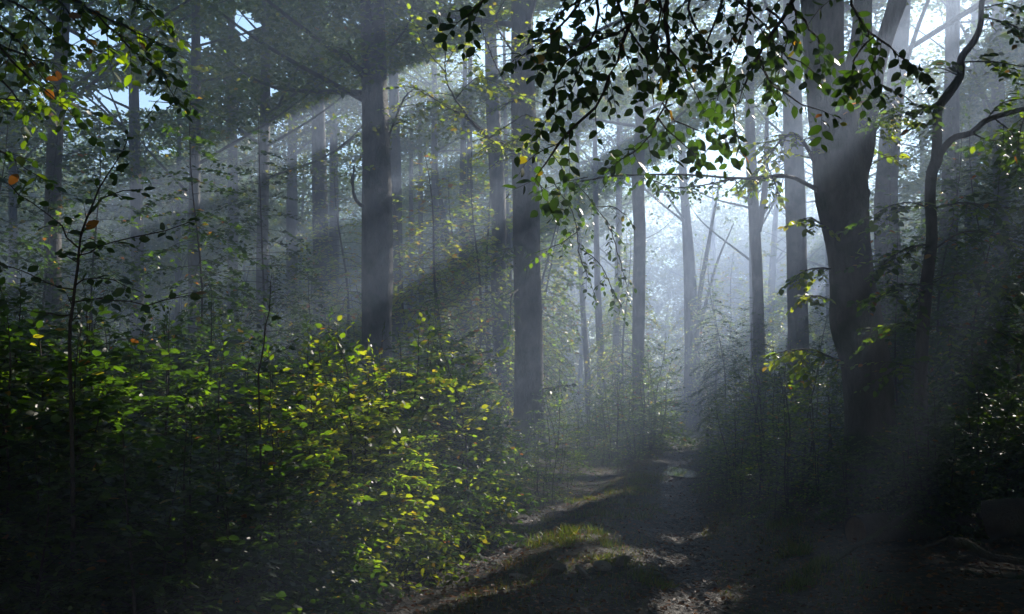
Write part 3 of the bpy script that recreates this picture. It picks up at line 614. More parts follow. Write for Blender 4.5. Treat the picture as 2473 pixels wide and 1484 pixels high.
KB = [  # boughs (px, py, d, r)
 [(2250, 505, 12.2, .012), (2200, 490, 12.0, .009), (2150, 498, 11.9, .006), (2110, 520, 11.8, .003)],
 [(2250, 505, 12.2, .012), (2320, 490, 12.0, .010), (2400, 500, 11.8, .008), (2500, 510, 11.6, .004)],
 [(2250, 590, 12.2, .012), (2190, 600, 11.9, .008), (2130, 640, 11.7, .004)], [(2245, 610, 12.2, .012), (2330, 560, 11.9, .01), (2420, 575, 11.7, .006), (2500, 600, 11.6, .004)],
 [(2240, 690, 12.2, .012), (2180, 690, 11.9, .008), (2120, 720, 11.7, .004)], [(2240, 680, 12.2, .012), (2320, 660, 11.8, .009), (2410, 690, 11.6, .006), (2500, 740, 11.4, .003)],
 [(2232, 800, 12.2, .012), (2180, 780, 11.9, .008), (2140, 800, 11.8, .004)], [(2232, 790, 12.2, .012), (2310, 790, 11.8, .008), (2400, 800, 11.5, .005), (2480, 830, 11.4, .003)],
 [(2230, 900, 12.2, .010), (2180, 880, 12.0, .007), (2150, 900, 11.9, .003)], [(2230, 880, 12.2, .01), (2300, 850, 11.8, .007), (2370, 880, 11.6, .004)],
 [(2290, 230, 12.2, .010), (2230, 262, 11.9, .008), (2170, 225, 11.7, .006), (2110, 235, 11.6, .003)], [(2266, 300, 12.2, .01), (2230, 300, 12.0, .006), (2190, 275, 11.8, .003)],
 [(2320, 185, 12.2, .010), (2270, 165, 12.0, .007), (2225, 175, 11.9, .003)], [(2330, 150, 12.2, .01), (2400, 150, 12.0, .008), (2490, 165, 11.9, .004)],
 [(2380, 292, 11.8, .01), (2420, 250, 11.7, .007), (2490, 235, 11.6, .004)], [(2345, 322, 11.9, .01), (2400, 340, 11.7, .007), (2480, 320, 11.6, .004)], [(2400, 285, 11.8, .01), (2450, 330, 11.6, .006), (2460, 400, 11.5, .003)],
 [(2372, 20, 12.2, .01), (2430, 10, 12.0, .007), (2490, 30, 11.9, .004)], [(2372, 40, 12.2, .01), (2440, 60, 12.0, .007), (2490, 90, 11.9, .004)],
 [(2480, 262, 11.6, .01), (2460, 340, 11.3, .006), (2470, 420, 11.2, .003)]]
for l in KB:
    q = smooth_poly(np.array([np.r_[W(a, b, d), r] for a, b, d, r in l]), 14); TB.add(q[:, :3], q[:, 3], 6, cap=False)
o = link('trunk', TB.mesh('trunk'), M_BARK, KT); o.location = -KT.location
bough(KT, 'foliage', KB, rg, .10, .05, .046, .6, 0, (0, -.18, 1), .12, .5, tint=(0, .55), autumn=.03, skip=.12, draw=False)

# ------------------------------------------------------------------ boughs hanging in from trees that stand outside the picture
def bough_tree(name, label, base, top, attach, polys, seed, leaf, **kw):
    rg = np.random.default_rng(seed)
    b = np.array([base[0], base[1], float(ht(base[0], base[1]))])
    root = empty(name, b); tag(root, label, 'tree')
    TB = Tubes(); pts = [[b[0], b[1], b[2] - .1], [b[0] + .05, b[1], 3], [b[0] + .1, b[1], 8], [b[0], b[1], top]]
    Q = trunk_tubes(TB, pts, [.3, .24, .19, .1], 16, seed, .6)
    for a in attach:
        e = W(a[0], a[1], a[2]); z0 = max(1.8, e[2] - .5)
        i = int(np.argmin(abs(Q[:, 2] - z0)))
        q = smooth_poly([Q[i, :3], (Q[i, :3] + e) / 2 + np.array([0, 0, .25]), e], 12); TB.add(q, np.linspace(.05, .012, 12), 7, cap=False)
    o = link('trunk', TB.mesh('trunk'), M_BARK, root); o.location = -b
    bough(root, 'foliage', polys, rg, leaf, **kw)
    P, D, Nn, L, T, _ = crown_leaves(b[0], b[1], 6.5, top + 3, 5.5, 130, 40, .42, rg)
    k = keep_shade(P, rg) & ~in_frame(P, 30 + .6 * F / np.maximum(P[:, 1], .5))
    k &= P[:, 2] > 6
    link('crown', leaf_mesh('crown', P[k] - b, D[k], Nn[k], L[k], L[k] * .66, T[k], T4, False), M_CANOPY, root)
    return root
r1, r2, r3 = .011, .007, .003
H5 = [
 [(1560, -80, 5, r1), (1520, 60, 5, r1), (1490, 150, 5, r2), (1440, 250, 4.95, r2), (1370, 330, 4.9, r2), (1318, 390, 4.9, .004), (1300, 440, 4.85, .003), (1318, 480, 4.85, .002)],
 [(1620, -80, 5.1, r1), (1608, 100, 5.1, r1), (1620, 190, 5.1, r2), (1590, 285, 5, .005), (1565, 335, 5, .004), (1500, 385, 4.95, r3)],
 [(1590, 285, 5, .005), (1620, 318, 5, .004), (1680, 375, 4.95, .002)], [(1600, 250, 5, .005), (1640, 300, 5.05, .004), (1700, 320, 5.1, .002)],
 [(1608, 110, 5.1, r2), (1660, 180, 5.1, .004), (1695, 255, 5.05, r3)], [(1520, 60, 5, r2), (1420, 110, 4.9, .005), (1350, 170, 4.85, .004), (1320, 290, 4.8, .002)],
 [(1420, -80, 4.9, r1), (1390, 20, 4.9, r2), (1330, 85, 4.85, .004), (1270, 128, 4.8, r3)], [(1440, -60, 5, r1), (1440, 60, 5.1, r2), (1400, 150, 5.1, .004), (1380, 220, 5, r3)],
 [(1480, -80, 5.2, r1), (1500, 40, 5.2, r2), (1560, 130, 5.2, .004), (1560, 220, 5.15, r3)], [(1680, -80, 5.1, r1), (1660, 20, 5.1, r2), (1700, 90, 5.1, .004), (1720, 130, 5, r3)],
 [(1760, -80, 5, r1), (1740, 20, 5, r2), (1700, 110, 5, .004), (1690, 150, 5, r3)], [(1800, -80, 4.9, r1), (1810, 40, 4.9, r2), (1770, 130, 4.9, .004), (1735, 230, 4.85, r3)],
 [(1960, -80, 5.1, r1), (1890, 40, 5.1, r1), (1835, 130, 5, r2), (1790, 230, 5, .004), (1770, 290, 4.95, .003), (1785, 345, 4.95, .002)],
 [(1835, 140, 5, r2), (1860, 200, 5.0, .005), (1910, 235, 4.95, .004), (1985, 268, 4.9, .002)], [(1850, 90, 5, r2), (1890, 130, 5, .004), (1960, 170, 5.05, r3)],
 [(1900, 10, 5.1, r2), (1950, 60, 5.1, .005), (1980, 110, 5.1, r3)], [(1850, 20, 5, r2), (1900, 80, 5, .004), (1880, 180, 5, r3)],
 [(2080, -80, 5.2, r2), (2055, -10, 5.2, r2), (2080, 50, 5.2, .006), (2120, 95, 5.15, .005), (2160, 120, 5.1, .004), (2195, 150, 5.05, .002)],
 [(2110, 90, 5.15, .004), (2070, 130, 5.1, .004), (2055, 190, 5.1, r3)], [(2120, 95, 5.15, .004), (2110, 150, 5.1, .004), (2120, 200, 5.1, r3)],
 [(1240, -80, 4.9, r2), (1180, -10, 4.9, .005), (1145, 25, 4.85, .004), (1105, 55, 4.8, .002)], [(1560, -60, 4.8, r1), (1600, 20, 4.8, r2), (1580, 90, 4.75, .004), (1610, 160, 4.7, r3)],
 [(1500, -60, 5.3, r1), (1400, 0, 5.3, r2), (1340, 40, 5.3, .004), (1330, 100, 5.3, r3)], [(1700, -60, 5.3, r1), (1780, 0, 5.3, r2), (1840, 50, 5.3, .004), (1870, 100, 5.3, r3)]]
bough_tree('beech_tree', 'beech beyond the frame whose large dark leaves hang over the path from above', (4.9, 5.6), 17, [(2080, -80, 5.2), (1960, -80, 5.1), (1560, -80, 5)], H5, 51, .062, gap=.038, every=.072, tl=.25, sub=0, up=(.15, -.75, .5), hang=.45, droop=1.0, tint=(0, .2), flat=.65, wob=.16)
r1 = .010
H6 = [
 [(-60, -60, 6, r1), (120, -20, 6, r1), (230, 30, 6, r2), (330, 80, 5.9, .005), (400, 110, 5.9, r3)], [(230, 30, 6, r2), (320, 120, 5.9, .005), (385, 170, 5.85, .004), (415, 225, 5.8, .002)],
 [(60, -60, 6.1, r1), (250, -30, 6.1, r2), (350, 20, 6.1, .004), (400, 60, 6.1, r3)], [(-60, 20, 6.2, r1), (40, 90, 6.2, r2), (90, 170, 6.2, .004), (140, 220, 6.1, r3)],
 [(-60, 60, 5.8, r1), (30, 150, 5.8, r2), (110, 220, 5.8, .004), (175, 280, 5.75, r3)], [(-60, 150, 6, r1), (20, 210, 6, r2), (60, 270, 6, .003)], [(-60, 350, 6, r1), (20, 375, 6, .005), (90, 425, 5.95, .002)],
 [(-60, -20, 6, r1), (60, 20, 6, r2), (140, 90, 6, .004), (180, 110, 6, r3)], [(-60, 90, 6.3, r1), (50, 130, 6.3, r2), (120, 150, 6.3, r3)], [(120, -20, 6, r2), (200, 70, 6, .005), (260, 110, 6, r3)], [(-40, 240, 5.9, r2), (40, 240, 5.9, .004), (80, 250, 5.9, r3)]]
bough_tree('beech_tree', 'beech beyond the frame reaching in with drooping sprays against the blue gap', (-5.4, 7), 17, [(-60, -60, 6), (-60, 90, 6.2), (-60, 350, 6)], H6, 52, .072, gap=.042, every=.075, tl=.28, sub=0, up=(-.1, -.35, .9), hang=.35, droop=.9, tint=(0, .6), flat=.4)

# ------------------------------------------------------------------ saplings and shrubs
def build_sapling(name, LV, TB, loc, rz, label, cat, group, tpl=T11):
    root = empty(name, loc); root.rotation_euler = (0, 0, rz); tag(root, label, cat, group)
    link('stems', TB.mesh('stems'), M_TWIG, root); link('leaves', LV.mesh('leaves', tpl), M_LEAF, root)
    return root
def copy_tree(src, loc, rz, scale, label, group=None):
    r = src.copy(); COL.objects.link(r); r.location = loc; r.rotation_euler = (0, 0, rz); r.scale = scale
    if label: r['label'] = label
    if group: r['group'] = group
    for ch in src.children:
        c = ch.copy(); COL.objects.link(c); c.parent = r
    return r
protos = {}
def proto(kind, k):
    key = (kind, k)
    if key in protos: return protos[key]
    rg = np.random.default_rng(900 + hash(kind) % 7 * 0 + {'shrub': 0, 'far': 40, 'tallyoung': 80, 'understory': 120}[kind] + k)
    if kind == 'shrub': LV, TB = sapling(2.2, rg, .078, .044, 32, .48, .04, 1, (0, .40) if k < 3 else (.4, .87), .015, .06, .4, stems=2); tpl = T11  # dark-tinted and bright-tinted copies stand in for shaded and sunlit leaves
    elif kind == 'far': LV, TB = sapling(2.2, rg, .085, .075, 20, .5, .04, 1, (0, .7), .05, .08, .45, stems=2); tpl = T4
    elif kind == 'tallyoung': LV, TB = sapling(7.0, rg, .12, .085, 66, .40, .12, 1, (0, .42), .04, .055, .12, rad=.036); tpl = T4
    else: LV, TB = sapling(10.0, rg, .20, .15, 84, .36, .05, 1, (.45, .9), .10, .09, .2, rad=.08); tpl = T4  # leaves tinted brighter and yellower to read as sunlit
    protos[key] = (LV, TB, tpl, []); return protos[key]
ORD = 'first second third fourth fifth sixth seventh eighth ninth tenth eleventh twelfth thirteenth fourteenth fifteenth sixteenth seventeenth eighteenth nineteenth twentieth'.split()
def ordn(i):
    T = 'twenty thirty forty fifty sixty seventy eighty ninety'.split()
    n = i + 1
    if n <= 20: return ORD[i]
    if n == 100: return 'hundredth'
    h = 'hundred-and-' if n > 100 else ''; n %= 100
    if n <= 20: return h + ORD[n - 1]
    return h + T[n // 10 - 2] + ('' if n % 10 == 0 else '-' + ORD[n % 10 - 1])
def plant(kind, k, x, y, rz, s, label, group, name='shrub', cat='shrub', sz=None):
    LV, TB, tpl, first = proto(kind, k)
    loc = (x, y, float(ht(x, y)) - .02)
    if not first:
        o = build_sapling(name, LV, TB, loc, rz, label, cat, group, tpl); first.append(o); o.scale = (s, s, sz or s)
    else: o = copy_tree(first[0], loc, rz, (s, s, sz or s), label, group); o.name = name
    NLEAF[0] += len(LV.P)
    return o
rg = np.random.default_rng(77)
def left_top(px):   # skyline of the left thicket in the photograph
    return np.interp(px, [-100, 0, 200, 400, 520, 620, 700, 800, 900, 1040, 1120, 1180, 1250, 1400], [800, 800, 850, 870, 800, 880, 870, 850, 860, 770, 880, 1000, 1060, 1100])
rows = [('front', 5.4, 8), ('second', 6.5, 9), ('third', 7.8, 9), ('fourth', 9.2, 10), ('fifth', 10.8, 10), ('sixth', 12.6, 10), ('rear', 14.6, 9)]
for ri, (rn, yy, cnt) in enumerate(rows):
    xr = np.interp(yy, [5, 7, 8.5, 10.9, 13.2, 17], [-2.1, -2.05, -2.1, -1.45, -.6, .7]) - .25
    xl = max((-120 - CX) / F * yy, xr - 6.5)
    xs_ = np.linspace(xl, xr, cnt)
    for j, x in enumerate(xs_):
        x = x + rg.normal() * .12 * (j < cnt - 1); y = yy + rg.normal() * .3
        px = CX + F * x / y; hgt = CAMZ + (HY - left_top(px)) / F * y + .1 + rg.normal() * .15
        hgt *= 1.0 if ri > 1 else .92
        hgt = max(.9, hgt); s = hgt / 2.3
        if j == cnt - 1: s *= .8
        plant('shrub', int(rg.integers(0, 3)) if px < 480 + 200 * rg.random() else int(rg.integers(2, 5)), x, y, rg.random() * 6.28, max(s, .55) * (.95 + .1 * rg.random()), 'leafy beech shrub, %s from the outer end of the %s row of the big thicket' % (ordn(j), rn), 'shrubs of the big thicket')  # dark-tinted copies at the shaded end, bright-tinted ones toward the sunlit flank
for j, (px, d, tp) in enumerate([(690, 7.9, 890), (745, 8.4, 870), (800, 8.9, 850), (850, 9.3, 860), (900, 9.9, 850), (950, 10.5, 830), (985, 11.0, 800), (1020, 11.6, 775), (1055, 11.9, 840), (1085, 12.0, 900), (1110, 12.2, 970), (640, 7.6, 860), (960, 10.2, 980), (840, 8.9, 1030), (780, 8.1, 1040)]):
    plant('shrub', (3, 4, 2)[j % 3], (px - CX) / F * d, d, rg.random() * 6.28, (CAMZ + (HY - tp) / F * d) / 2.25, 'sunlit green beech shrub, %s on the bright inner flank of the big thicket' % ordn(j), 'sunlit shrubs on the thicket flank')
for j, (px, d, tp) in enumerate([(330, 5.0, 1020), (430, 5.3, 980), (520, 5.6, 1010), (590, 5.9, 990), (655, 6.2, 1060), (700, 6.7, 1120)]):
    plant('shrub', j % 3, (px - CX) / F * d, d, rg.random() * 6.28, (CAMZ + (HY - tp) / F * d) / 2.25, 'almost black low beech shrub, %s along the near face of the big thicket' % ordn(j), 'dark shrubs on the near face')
# low edge plants at the thicket's foot
for j in range(16):
    t = (j + rg.random() * .5) / 16; y = 6.6 + t * 8; x = np.interp(y, [5, 7, 8.5, 10.9, 13.2, 17], [-2.0, -1.95, -2.0, -1.25, -.45, .9]) - .1 - .25 * rg.random()
    plant('shrub', int(rg.integers(0, 5)), x, y, rg.random() * 6.28, .24 + .14 * rg.random(), 'knee-high sapling at the foot of the big thicket, %s along the track' % ordn(j), 'low saplings along the thicket edge', 'sapling', 'sapling', .3)
# dark shrubs round the middle trunks, right-hand thicket
def rowband(pts, kind, nk, label, group, tops):
    for j, (px, d, h) in enumerate(pts):
        x = (px - CX) / F * d
        plant(kind, j % nk, x, d, rg.random() * 6.28, h / 2.25, label % ordn(j), group)
rowband([(px + rg.normal() * 10, d + rg.normal() * .6, (CAMZ + (HY - tp) / F * d) * 1.02) for px, d, tp in
  [(1120, 17, 900), (1170, 19, 960), (1200, 16, 1010), (1240, 18, 1040), (1270, 20, 1020), (1310, 18, 1035), (1345, 20, 1010), (1350, 17, 1060), (1385, 19, 1070), (1250, 15.5, 1080), (1300, 16.5, 1075),
   (1090, 20, 850), (1150, 22, 900), (1330, 23, 950), (1345, 24, 930)]], 'far', 3, 'shadowy shrub, %s of those around the tall middle trunk', 'shrubs around the tall middle trunk', None)
rowband([(px + rg.normal() * 10, d + rg.normal(), (CAMZ + (HY - tp) / F * d) * 1.02) for px, d, tp in
  [(1380, 28, 1000), (1410, 30, 960), (1440, 28, 960), (1475, 30, 930), (1505, 29, 900), (1530, 31, 900), (1560, 32, 850), (1585, 34, 850), (1430, 34, 940), (1470, 36, 940), (1510, 36, 900), (1400, 25, 1040), (1450, 25, 1040), (1490, 26, 1030),
   (1530, 28, 1010), (1440, 21, 1120), (1480, 22, 1100), (1420, 19.5, 1150), (1510, 24, 1070), (1545, 26, 1050), (1560, 30, 1000), (1575, 33, 960), (1560, 36, 880), (1590, 38, 900), (1605, 40, 930), (1575, 37, 830)]], 'far', 3, 'misty shrub, %s of the bank of bushes below the lone pale trunk', 'bushes below the lone trunk', None)
rowband([(px + rg.normal() * 12, d + rg.normal() * .6, (CAMZ + (HY - tp) / F * d) * 1.02) for px, d, tp in
  [(1725, 22, 1080), (1740, 24, 1040), (1720, 28, 1030), (1735, 32, 980), (1745, 20, 1040), (1750, 17, 1100), (1790, 15.5, 1120), (1850, 13.6, 1130), (1765, 18, 960), (1800, 19, 900), (1840, 17, 900), (1870, 18, 860), (1900, 16, 900), (1930, 17, 870), (1970, 15.5, 900), (2000, 17, 900), (1790, 16.5, 1020), (1830, 15, 1040), (1890, 14.5, 1010), (1950, 14, 1040),
   (1780, 23, 930), (1810, 25, 880), (1860, 24, 850), (1910, 25, 840), (1740, 26, 1000)]], 'far', 3, 'dark bush, %s of the thicket between path and forked beech', 'thicket beside the forked beech', None)
rowband([(px + rg.normal() * 12, d + rg.normal() * .5, (CAMZ + (HY - tp) / F * d) * 1.0) for px, d, tp in
  [(2040, 13, 1060), (2090, 12.6, 1090), (2150, 12.0, 1050), (2200, 11.7, 1000), (2240, 11.5, 990), (2290, 11.8, 960), (2340, 12.6, 940), (2390, 12.4, 930), (2440, 12.5, 920), (2490, 12.4, 920), (2180, 14.5, 960), (2260, 15, 940), (2330, 15, 930), (2400, 15, 900), (2470, 15, 900),
   (2540, 12.5, 920), (2200, 17, 930), (2300, 18, 900), (2380, 18, 900), (2460, 18, 890)]], 'shrub', 3, 'dark bush, %s of the thicket behind the felled logs', 'thicket behind the logs', None)
# bare-topped saplings standing above the thicket as silhouettes
def px_sapling(name, label, mains, base, rg, leaf, every, tl, up=(0, -.5, .8), hang=.1, tint=(0, .5)):
    b = np.array(base, float); root = empty(name, b); tag(root, label, 'sapling')
    TB = Tubes()
    q = smooth_poly([b - [0, 0, .05], (b + W(*mains[0][0][:3])) / 2 + [.02, 0, 0], W(*mains[0][0][:3])], 12); TB.add(q, np.linspace(mains[0][0][3] * 1.6, mains[0][0][3], 12), 7)
    o = link('stem', TB.mesh('stem'), M_TWIG, root); o.location = -b
    bough(root, 'foliage', mains, rg, leaf, .042, every, tl, 0, up, hang, .3, tint=tint, flat=.6)
    return root
rg2 = np.random.default_rng(4)
px_sapling('sapling', 'dark forked sapling standing high above the thicket at the picture edge', [
  [(168, 830, 5, .009), (176, 740, 5, .008), (188, 640, 5, .007), (188, 598, 5, .006), (210, 530, 4.95, .005), (240, 450, 4.9, .004), (280, 390, 4.9, .003), (305, 345, 4.9, .002)],
  [(188, 598, 5, .005), (150, 555, 5, .004), (95, 500, 5.05, .003), (40, 465, 5.1, .003), (10, 440, 5.1, .002)],
  [(186, 630, 5, .004), (230, 600, 4.95, .003), (330, 570, 4.9, .003), (450, 540, 4.85, .002)],
  [(182, 700, 5, .004), (120, 690, 5, .003), (50, 650, 5.05, .003), (0, 640, 5.1, .002)], [(180, 730, 5, .004), (250, 720, 4.95, .003), (340, 735, 4.9, .003), (450, 715, 4.9, .002)],
  [(176, 760, 5, .004), (110, 760, 5, .003), (40, 740, 5.1, .002)], [(215, 520, 5, .003), (260, 470, 4.95, .003), (325, 460, 4.9, .002)], [(180, 690, 5, .004), (230, 670, 5.1, .003), (300, 690, 5.1, .002)]],
  (W(165, 0, 5.0)[0], 5.0, .1), rg2, .062, .045, .09, hang=0, tint=(0, .3))
px_sapling('sapling', 'thin dark shoot rising straight above the middle of the thicket', [
  [(624, 900, 6.5, .006), (636, 840, 6.5, .005), (648, 770, 6.5, .004), (655, 700, 6.5, .003), (656, 668, 6.5, .002)], [(630, 880, 6.5, .003), (670, 850, 6.4, .002), (700, 840, 6.4, .002)], [(624, 900, 6.5, .003), (680, 900, 6.4, .003), (760, 905, 6.3, .002)], [(626, 900, 6.5, .003), (600, 870, 6.5, .002)]],
  (W(622, 0, 6.5)[0], 6.5, .1), rg2, .05, .05, .09)
px_sapling('sapling', 'sunlit green sapling with upright leader in the middle of the thicket edge', [
  [(850, 1120, 8.6, .009), (845, 1000, 8.6, .007), (838, 900, 8.6, .005), (822, 840, 8.6, .003), (815, 805, 8.6, .002)], [(848, 1050, 8.6, .005), (800, 960, 8.5, .004), (775, 880, 8.5, .003), (768, 840, 8.5, .002)],
  [(845, 980, 8.6, .004), (900, 940, 8.5, .003), (950, 900, 8.5, .002)], [(845, 1020, 8.6, .004), (900, 1010, 8.5, .003), (965, 990, 8.4, .002)], [(845, 960, 8.6, .004), (790, 930, 8.6, .003), (745, 910, 8.6, .002)],
  [(850, 1080, 8.6, .005), (900, 1070, 8.4, .003), (950, 1050, 8.3, .002)], [(850, 1090, 8.6, .005), (780, 1080, 8.4, .003), (720, 1060, 8.3, .002)]],
  (W(855, 0, 8.6)[0], 8.6, .1), rg2, .075, .09, .22, (0, -.3, 1), 0, (.4, .85))  # brighter leaf tint gives this sapling its sunlit look
px_sapling('sapling', 'sapling with fanned branches at the path end of the thicket', [
  [(1130, 1200, 11, .010), (1125, 1050, 11, .008), (1100, 940, 11, .006), (1070, 850, 11, .004), (1055, 790, 11, .002)], [(1110, 980, 11, .005), (1150, 900, 10.9, .004), (1195, 860, 10.8, .002)], [(1120, 1040, 11, .005), (1160, 1000, 10.9, .004), (1190, 980, 10.8, .002)],
  [(1100, 940, 11, .004), (1040, 900, 10.9, .003), (990, 880, 10.8, .002)], [(1120, 1060, 11, .005), (1050, 1020, 10.9, .003), (990, 1010, 10.8, .002)], [(1126, 1100, 11, .005), (1180, 1080, 10.8, .003), (1205, 1085, 10.7, .002)], [(1126, 1120, 11, .005), (1060, 1090, 10.8, .003), (1000, 1090, 10.7, .002)]],
  (W(1130, 0, 11)[0], 11, .1), rg2, .07, .09, .28, (0, -.3, 1), 0, (.2, .8))

# shadowy young trees in the middle distance on the left
YT = [(490, 15.5, 6.2, 'slender leaning young tree with dark sprays above the outer end of the thicket'), (640, 20, 7.5, 'dark young tree in front of the faint thin trunk'), (230, 19, 7.0, 'shady young tree behind the high forked sapling'), (80, 22, 8.5, 'dim young tree at the picture edge behind the thicket'), (-60, 17, 7, 'dark young tree cut by the picture edge'),
      (760, 18, 4.2, 'low young tree rising behind the thicket before the medium trunk'), (1020, 24, 4.4, 'low young tree beside the thick straight trunk')]
for j, (px, d, h, lab) in enumerate(YT):
    plant('tallyoung', j % 4, (px - CX) / F * d, d, rg.random() * 6.28, h / 7.3, lab, None, 'young_tree', 'tree')
YR = [(2400, 21, 7.5, 'dim young tree in the shade at the far side of the crooked tree'), (2330, 26, 8.5, 'shady young tree behind the fork of the crooked tree'), (2430, 14.5, 5.8, 'dark leafy young tree before the thicket end, its sprays crossing the crooked tree boughs'), (2250, 21, 7.5, 'dark young tree filling the space just behind the crooked tree'), (2120, 23, 7.0, 'dark young tree peeping out between forked beech and crooked tree'), (2330, 16, 5.4, 'dark leafy young tree low between the crooked tree and the logs'), (2170, 17.5, 5.0, 'dark small young tree close behind the forked beech'), (2480, 18, 7, 'dark young tree cut by the picture edge near the log thicket'), (2200, 30, 8, 'hazy young tree between forked beech and shaded trunk'),
      (1960, 30, 6, 'misty young tree behind the knobbly trunk of the forked beech'), (1800, 30, 4.8, 'blue-grey misty young tree at the bend of the path'), (1760, 34, 5.5, 'bluish young tree beyond the bend, before the curved trunk')]
for j, (px, d, h, lab) in enumerate(YR):
    plant('tallyoung', (j + 1) % 4, (px - CX) / F * d, d, rg.random() * 6.28, h / 7.3, lab, None, 'young_tree', 'tree')
YM = [(1090, 31, 9.5, 'sunlit hazy young tree beside the forking misty tree'), (1160, 34, 10, 'sunlit hazy young tree left of the wavy trunk'), (1010, 33, 9, 'pale green young tree behind the thick straight trunk'), (1500, 44, 9, 'glowing young tree behind the lone trunk'),
      (1240, 40, 11, 'sunlit hazy young tree behind the tall middle trunk'), (2240, 36, 11, 'tall misty young tree behind the crooked tree')]
for j, (px, d, h, lab) in enumerate(YM):
    plant('understory', j % 5, (px - CX) / F * d, d, rg.random() * 6.28, h / 10.5, lab, None, 'young_tree', 'tree')
# understorey far back, its sunlit look put into the leaf tint
us = []
for k in range(900):
    d = 36 + 46 * rg.random() ** 1.2; px = -150 + 2750 * rg.random(); x = (px - CX) / F * d
    if abs(px - 1640) < 60 and d < 66: continue
    if d < 53 and 1330 < px < 2150: continue
    if d < 50 and px < 700: continue
    if all((x - a) ** 2 + (d - b) ** 2 > 3.4 ** 2 for a, b in us): us.append((x, d))
    if len(us) >= 120: break
us.sort(key=lambda q: q[0] / q[1])
for j, (x, d) in enumerate(us):
    plant('understory', j % 5, x, d, rg.random() * 6.28, .7 + .5 * rg.random(), 'hazy understorey tree, %s from the shaded end of the misty far rank' % ordn(j), 'understorey trees in the mist', 'understorey_tree', 'tree')

# ------------------------------------------------------------------ the rest of the wood: trees whose crowns close the canopy
rg = np.random.default_rng(2024)
placed = [(p[0], p[1]) for p in [((sp[0][0] - CX) / F * d, d) for _, sp, d, *_ in NAMED]] + [(4.7, 14), (-1.9, 44)]
cand = []
for gx in np.arange(-62, 80, 6.6):
    for gy in np.arange(-20, 122, 6.6):
        x = gx + rg.uniform(-2.4, 2.4); y = gy + rg.uniform(-2.4, 2.4)
        a, b = track_d(x, y)
        if y > -5 and min(abs(a), abs(b)) < 2.4: continue
        if abs(x) < 3.0 and -4 < y < 14: continue
        px = CX + F * x / y if y > 1 else (9999 if x > 0 else -9999)
        infr = y > 1 and -60 < px < 2540
        if infr and (y < 43 or (y < 80 and (1570 < px < 1655 or 1700 < px < 1795)) or (y < 58 and abs(px - 1400) < 140)): continue
        if x < -8 - .62 * max(y, 0) - 14 or x > 26 + .62 * max(y, 0) + 14: continue
        if min((x - u) ** 2 + (y - v) ** 2 for u, v in placed) < 4.2 ** 2: continue
        cand.append((x, y, infr, px)); placed.append((x, y))
far = sorted([c for c in cand if c[2]], key=lambda c: c[3]); off = [c for c in cand if not c[2]]
print('trees', len(far), len(off))
for j, (x, y, _, px) in enumerate(far):
    h = rg.uniform(20, 24.5); r = rg.uniform(.17, .34) * (.6 if px < 1150 else .85); z = float(ht(x, y)); ln = rg.normal() * .5
    R = rg.uniform(4.2, 5.6); cb = rg.uniform(6, 11)
    tall_tree('beech_tree', 'faint far-off beech, %s counting from the shaded end of the deepest rank' % ordn(j), 'tree', 'far beeches in the mist',
              [(x, y, z - .1), (x + ln * .3, y, 6), (x + ln * .6, y, 13), (x + ln, y, h - 2)], [r * 1.1, r, r * .85, .08], (x + ln, y, cb, h, R), 3000 + j, leaf=.25, per=90, nclump=int(R * R * (h - cb) * .34), sides=10)
for j, (x, y, _, px) in enumerate(off):  # unseen trees added to keep sun and sky light off the foreground
    h = rg.uniform(19, 24); r = rg.uniform(.2, .34); z = float(ht(x, y)); R = rg.uniform(4.4, 5.6); cb = rg.uniform(8.5, 12)
    if y < 1 or abs(px - 1236) > 2900: cb = 2.5
    if math.hypot(x, y - 6) < 13: R = 6.8; h = 20
    if 6 < x < 36 and 8 < y < 44: R = 7.0; cb = 7.5  # crowns lowered and widened to block stray light
    vis = bool(y > 4 and in_frame(np.array([[x - R * np.sign(x), y, cb], [x - R * np.sign(x), y, cb + 4]]), 60).any())
    tall_tree('beech_tree', ('beech rooted outside the picture, twigs reaching its rim, %s in its ring' % ordn(j)) if vis else 'tall shading beech of the surrounding wood, standing wholly outside the picture', 'tree', 'beeches around the scene',
              [(x, y, z - .1), (x, y, 7), (x, y, h - 2)], [r, r * .85, .08], (x, y, cb, h, R), 5000 + j, leaf=(.20 if vis else .5), per=(120 if vis else 26), nclump=int(R * R * (h - cb) * (.36 if vis else .32)), seen=vis, sides=10)
# distant wood as one mass
rgf = np.random.default_rng(88)
n = 8600; per = 40
x = rgf.uniform(-75, 95, n); y = rgf.uniform(104, 140, n) - .004 * x ** 2 * 0; z = rgf.random(n) ** 1.1 * 23.5 + .6
cen = np.stack([x, y, z], 1)
ci = np.repeat(np.arange(n), per); P = cen[ci] + rgf.normal(size=(n * per, 3)) * np.array([1.1, 1.1, .4])
P = P[P[:, 2] > .3]; k = P[:, 2] > 0; P = P[k]; m = len(P)
D = rgf.normal(size=(m, 3)); Nn = rgf.normal(size=(m, 3)) * .5 + [0, -.2, 1.]; L = .40 * (.6 + .8 * rgf.random(m))
o = link('distant_wood', leaf_mesh('distant_wood', P, D, Nn, L, L * .66, .2 + .6 * rgf.random(m), T4, False), M_CANOPY)
tag(o, 'far-off foliage closing the forest at the end of the mist', 'foliage', kind='stuff'); NLEAF[0] += m
print('leaves', NLEAF[0], 'farwood', m, 't', round(time.time() - T00, 1))

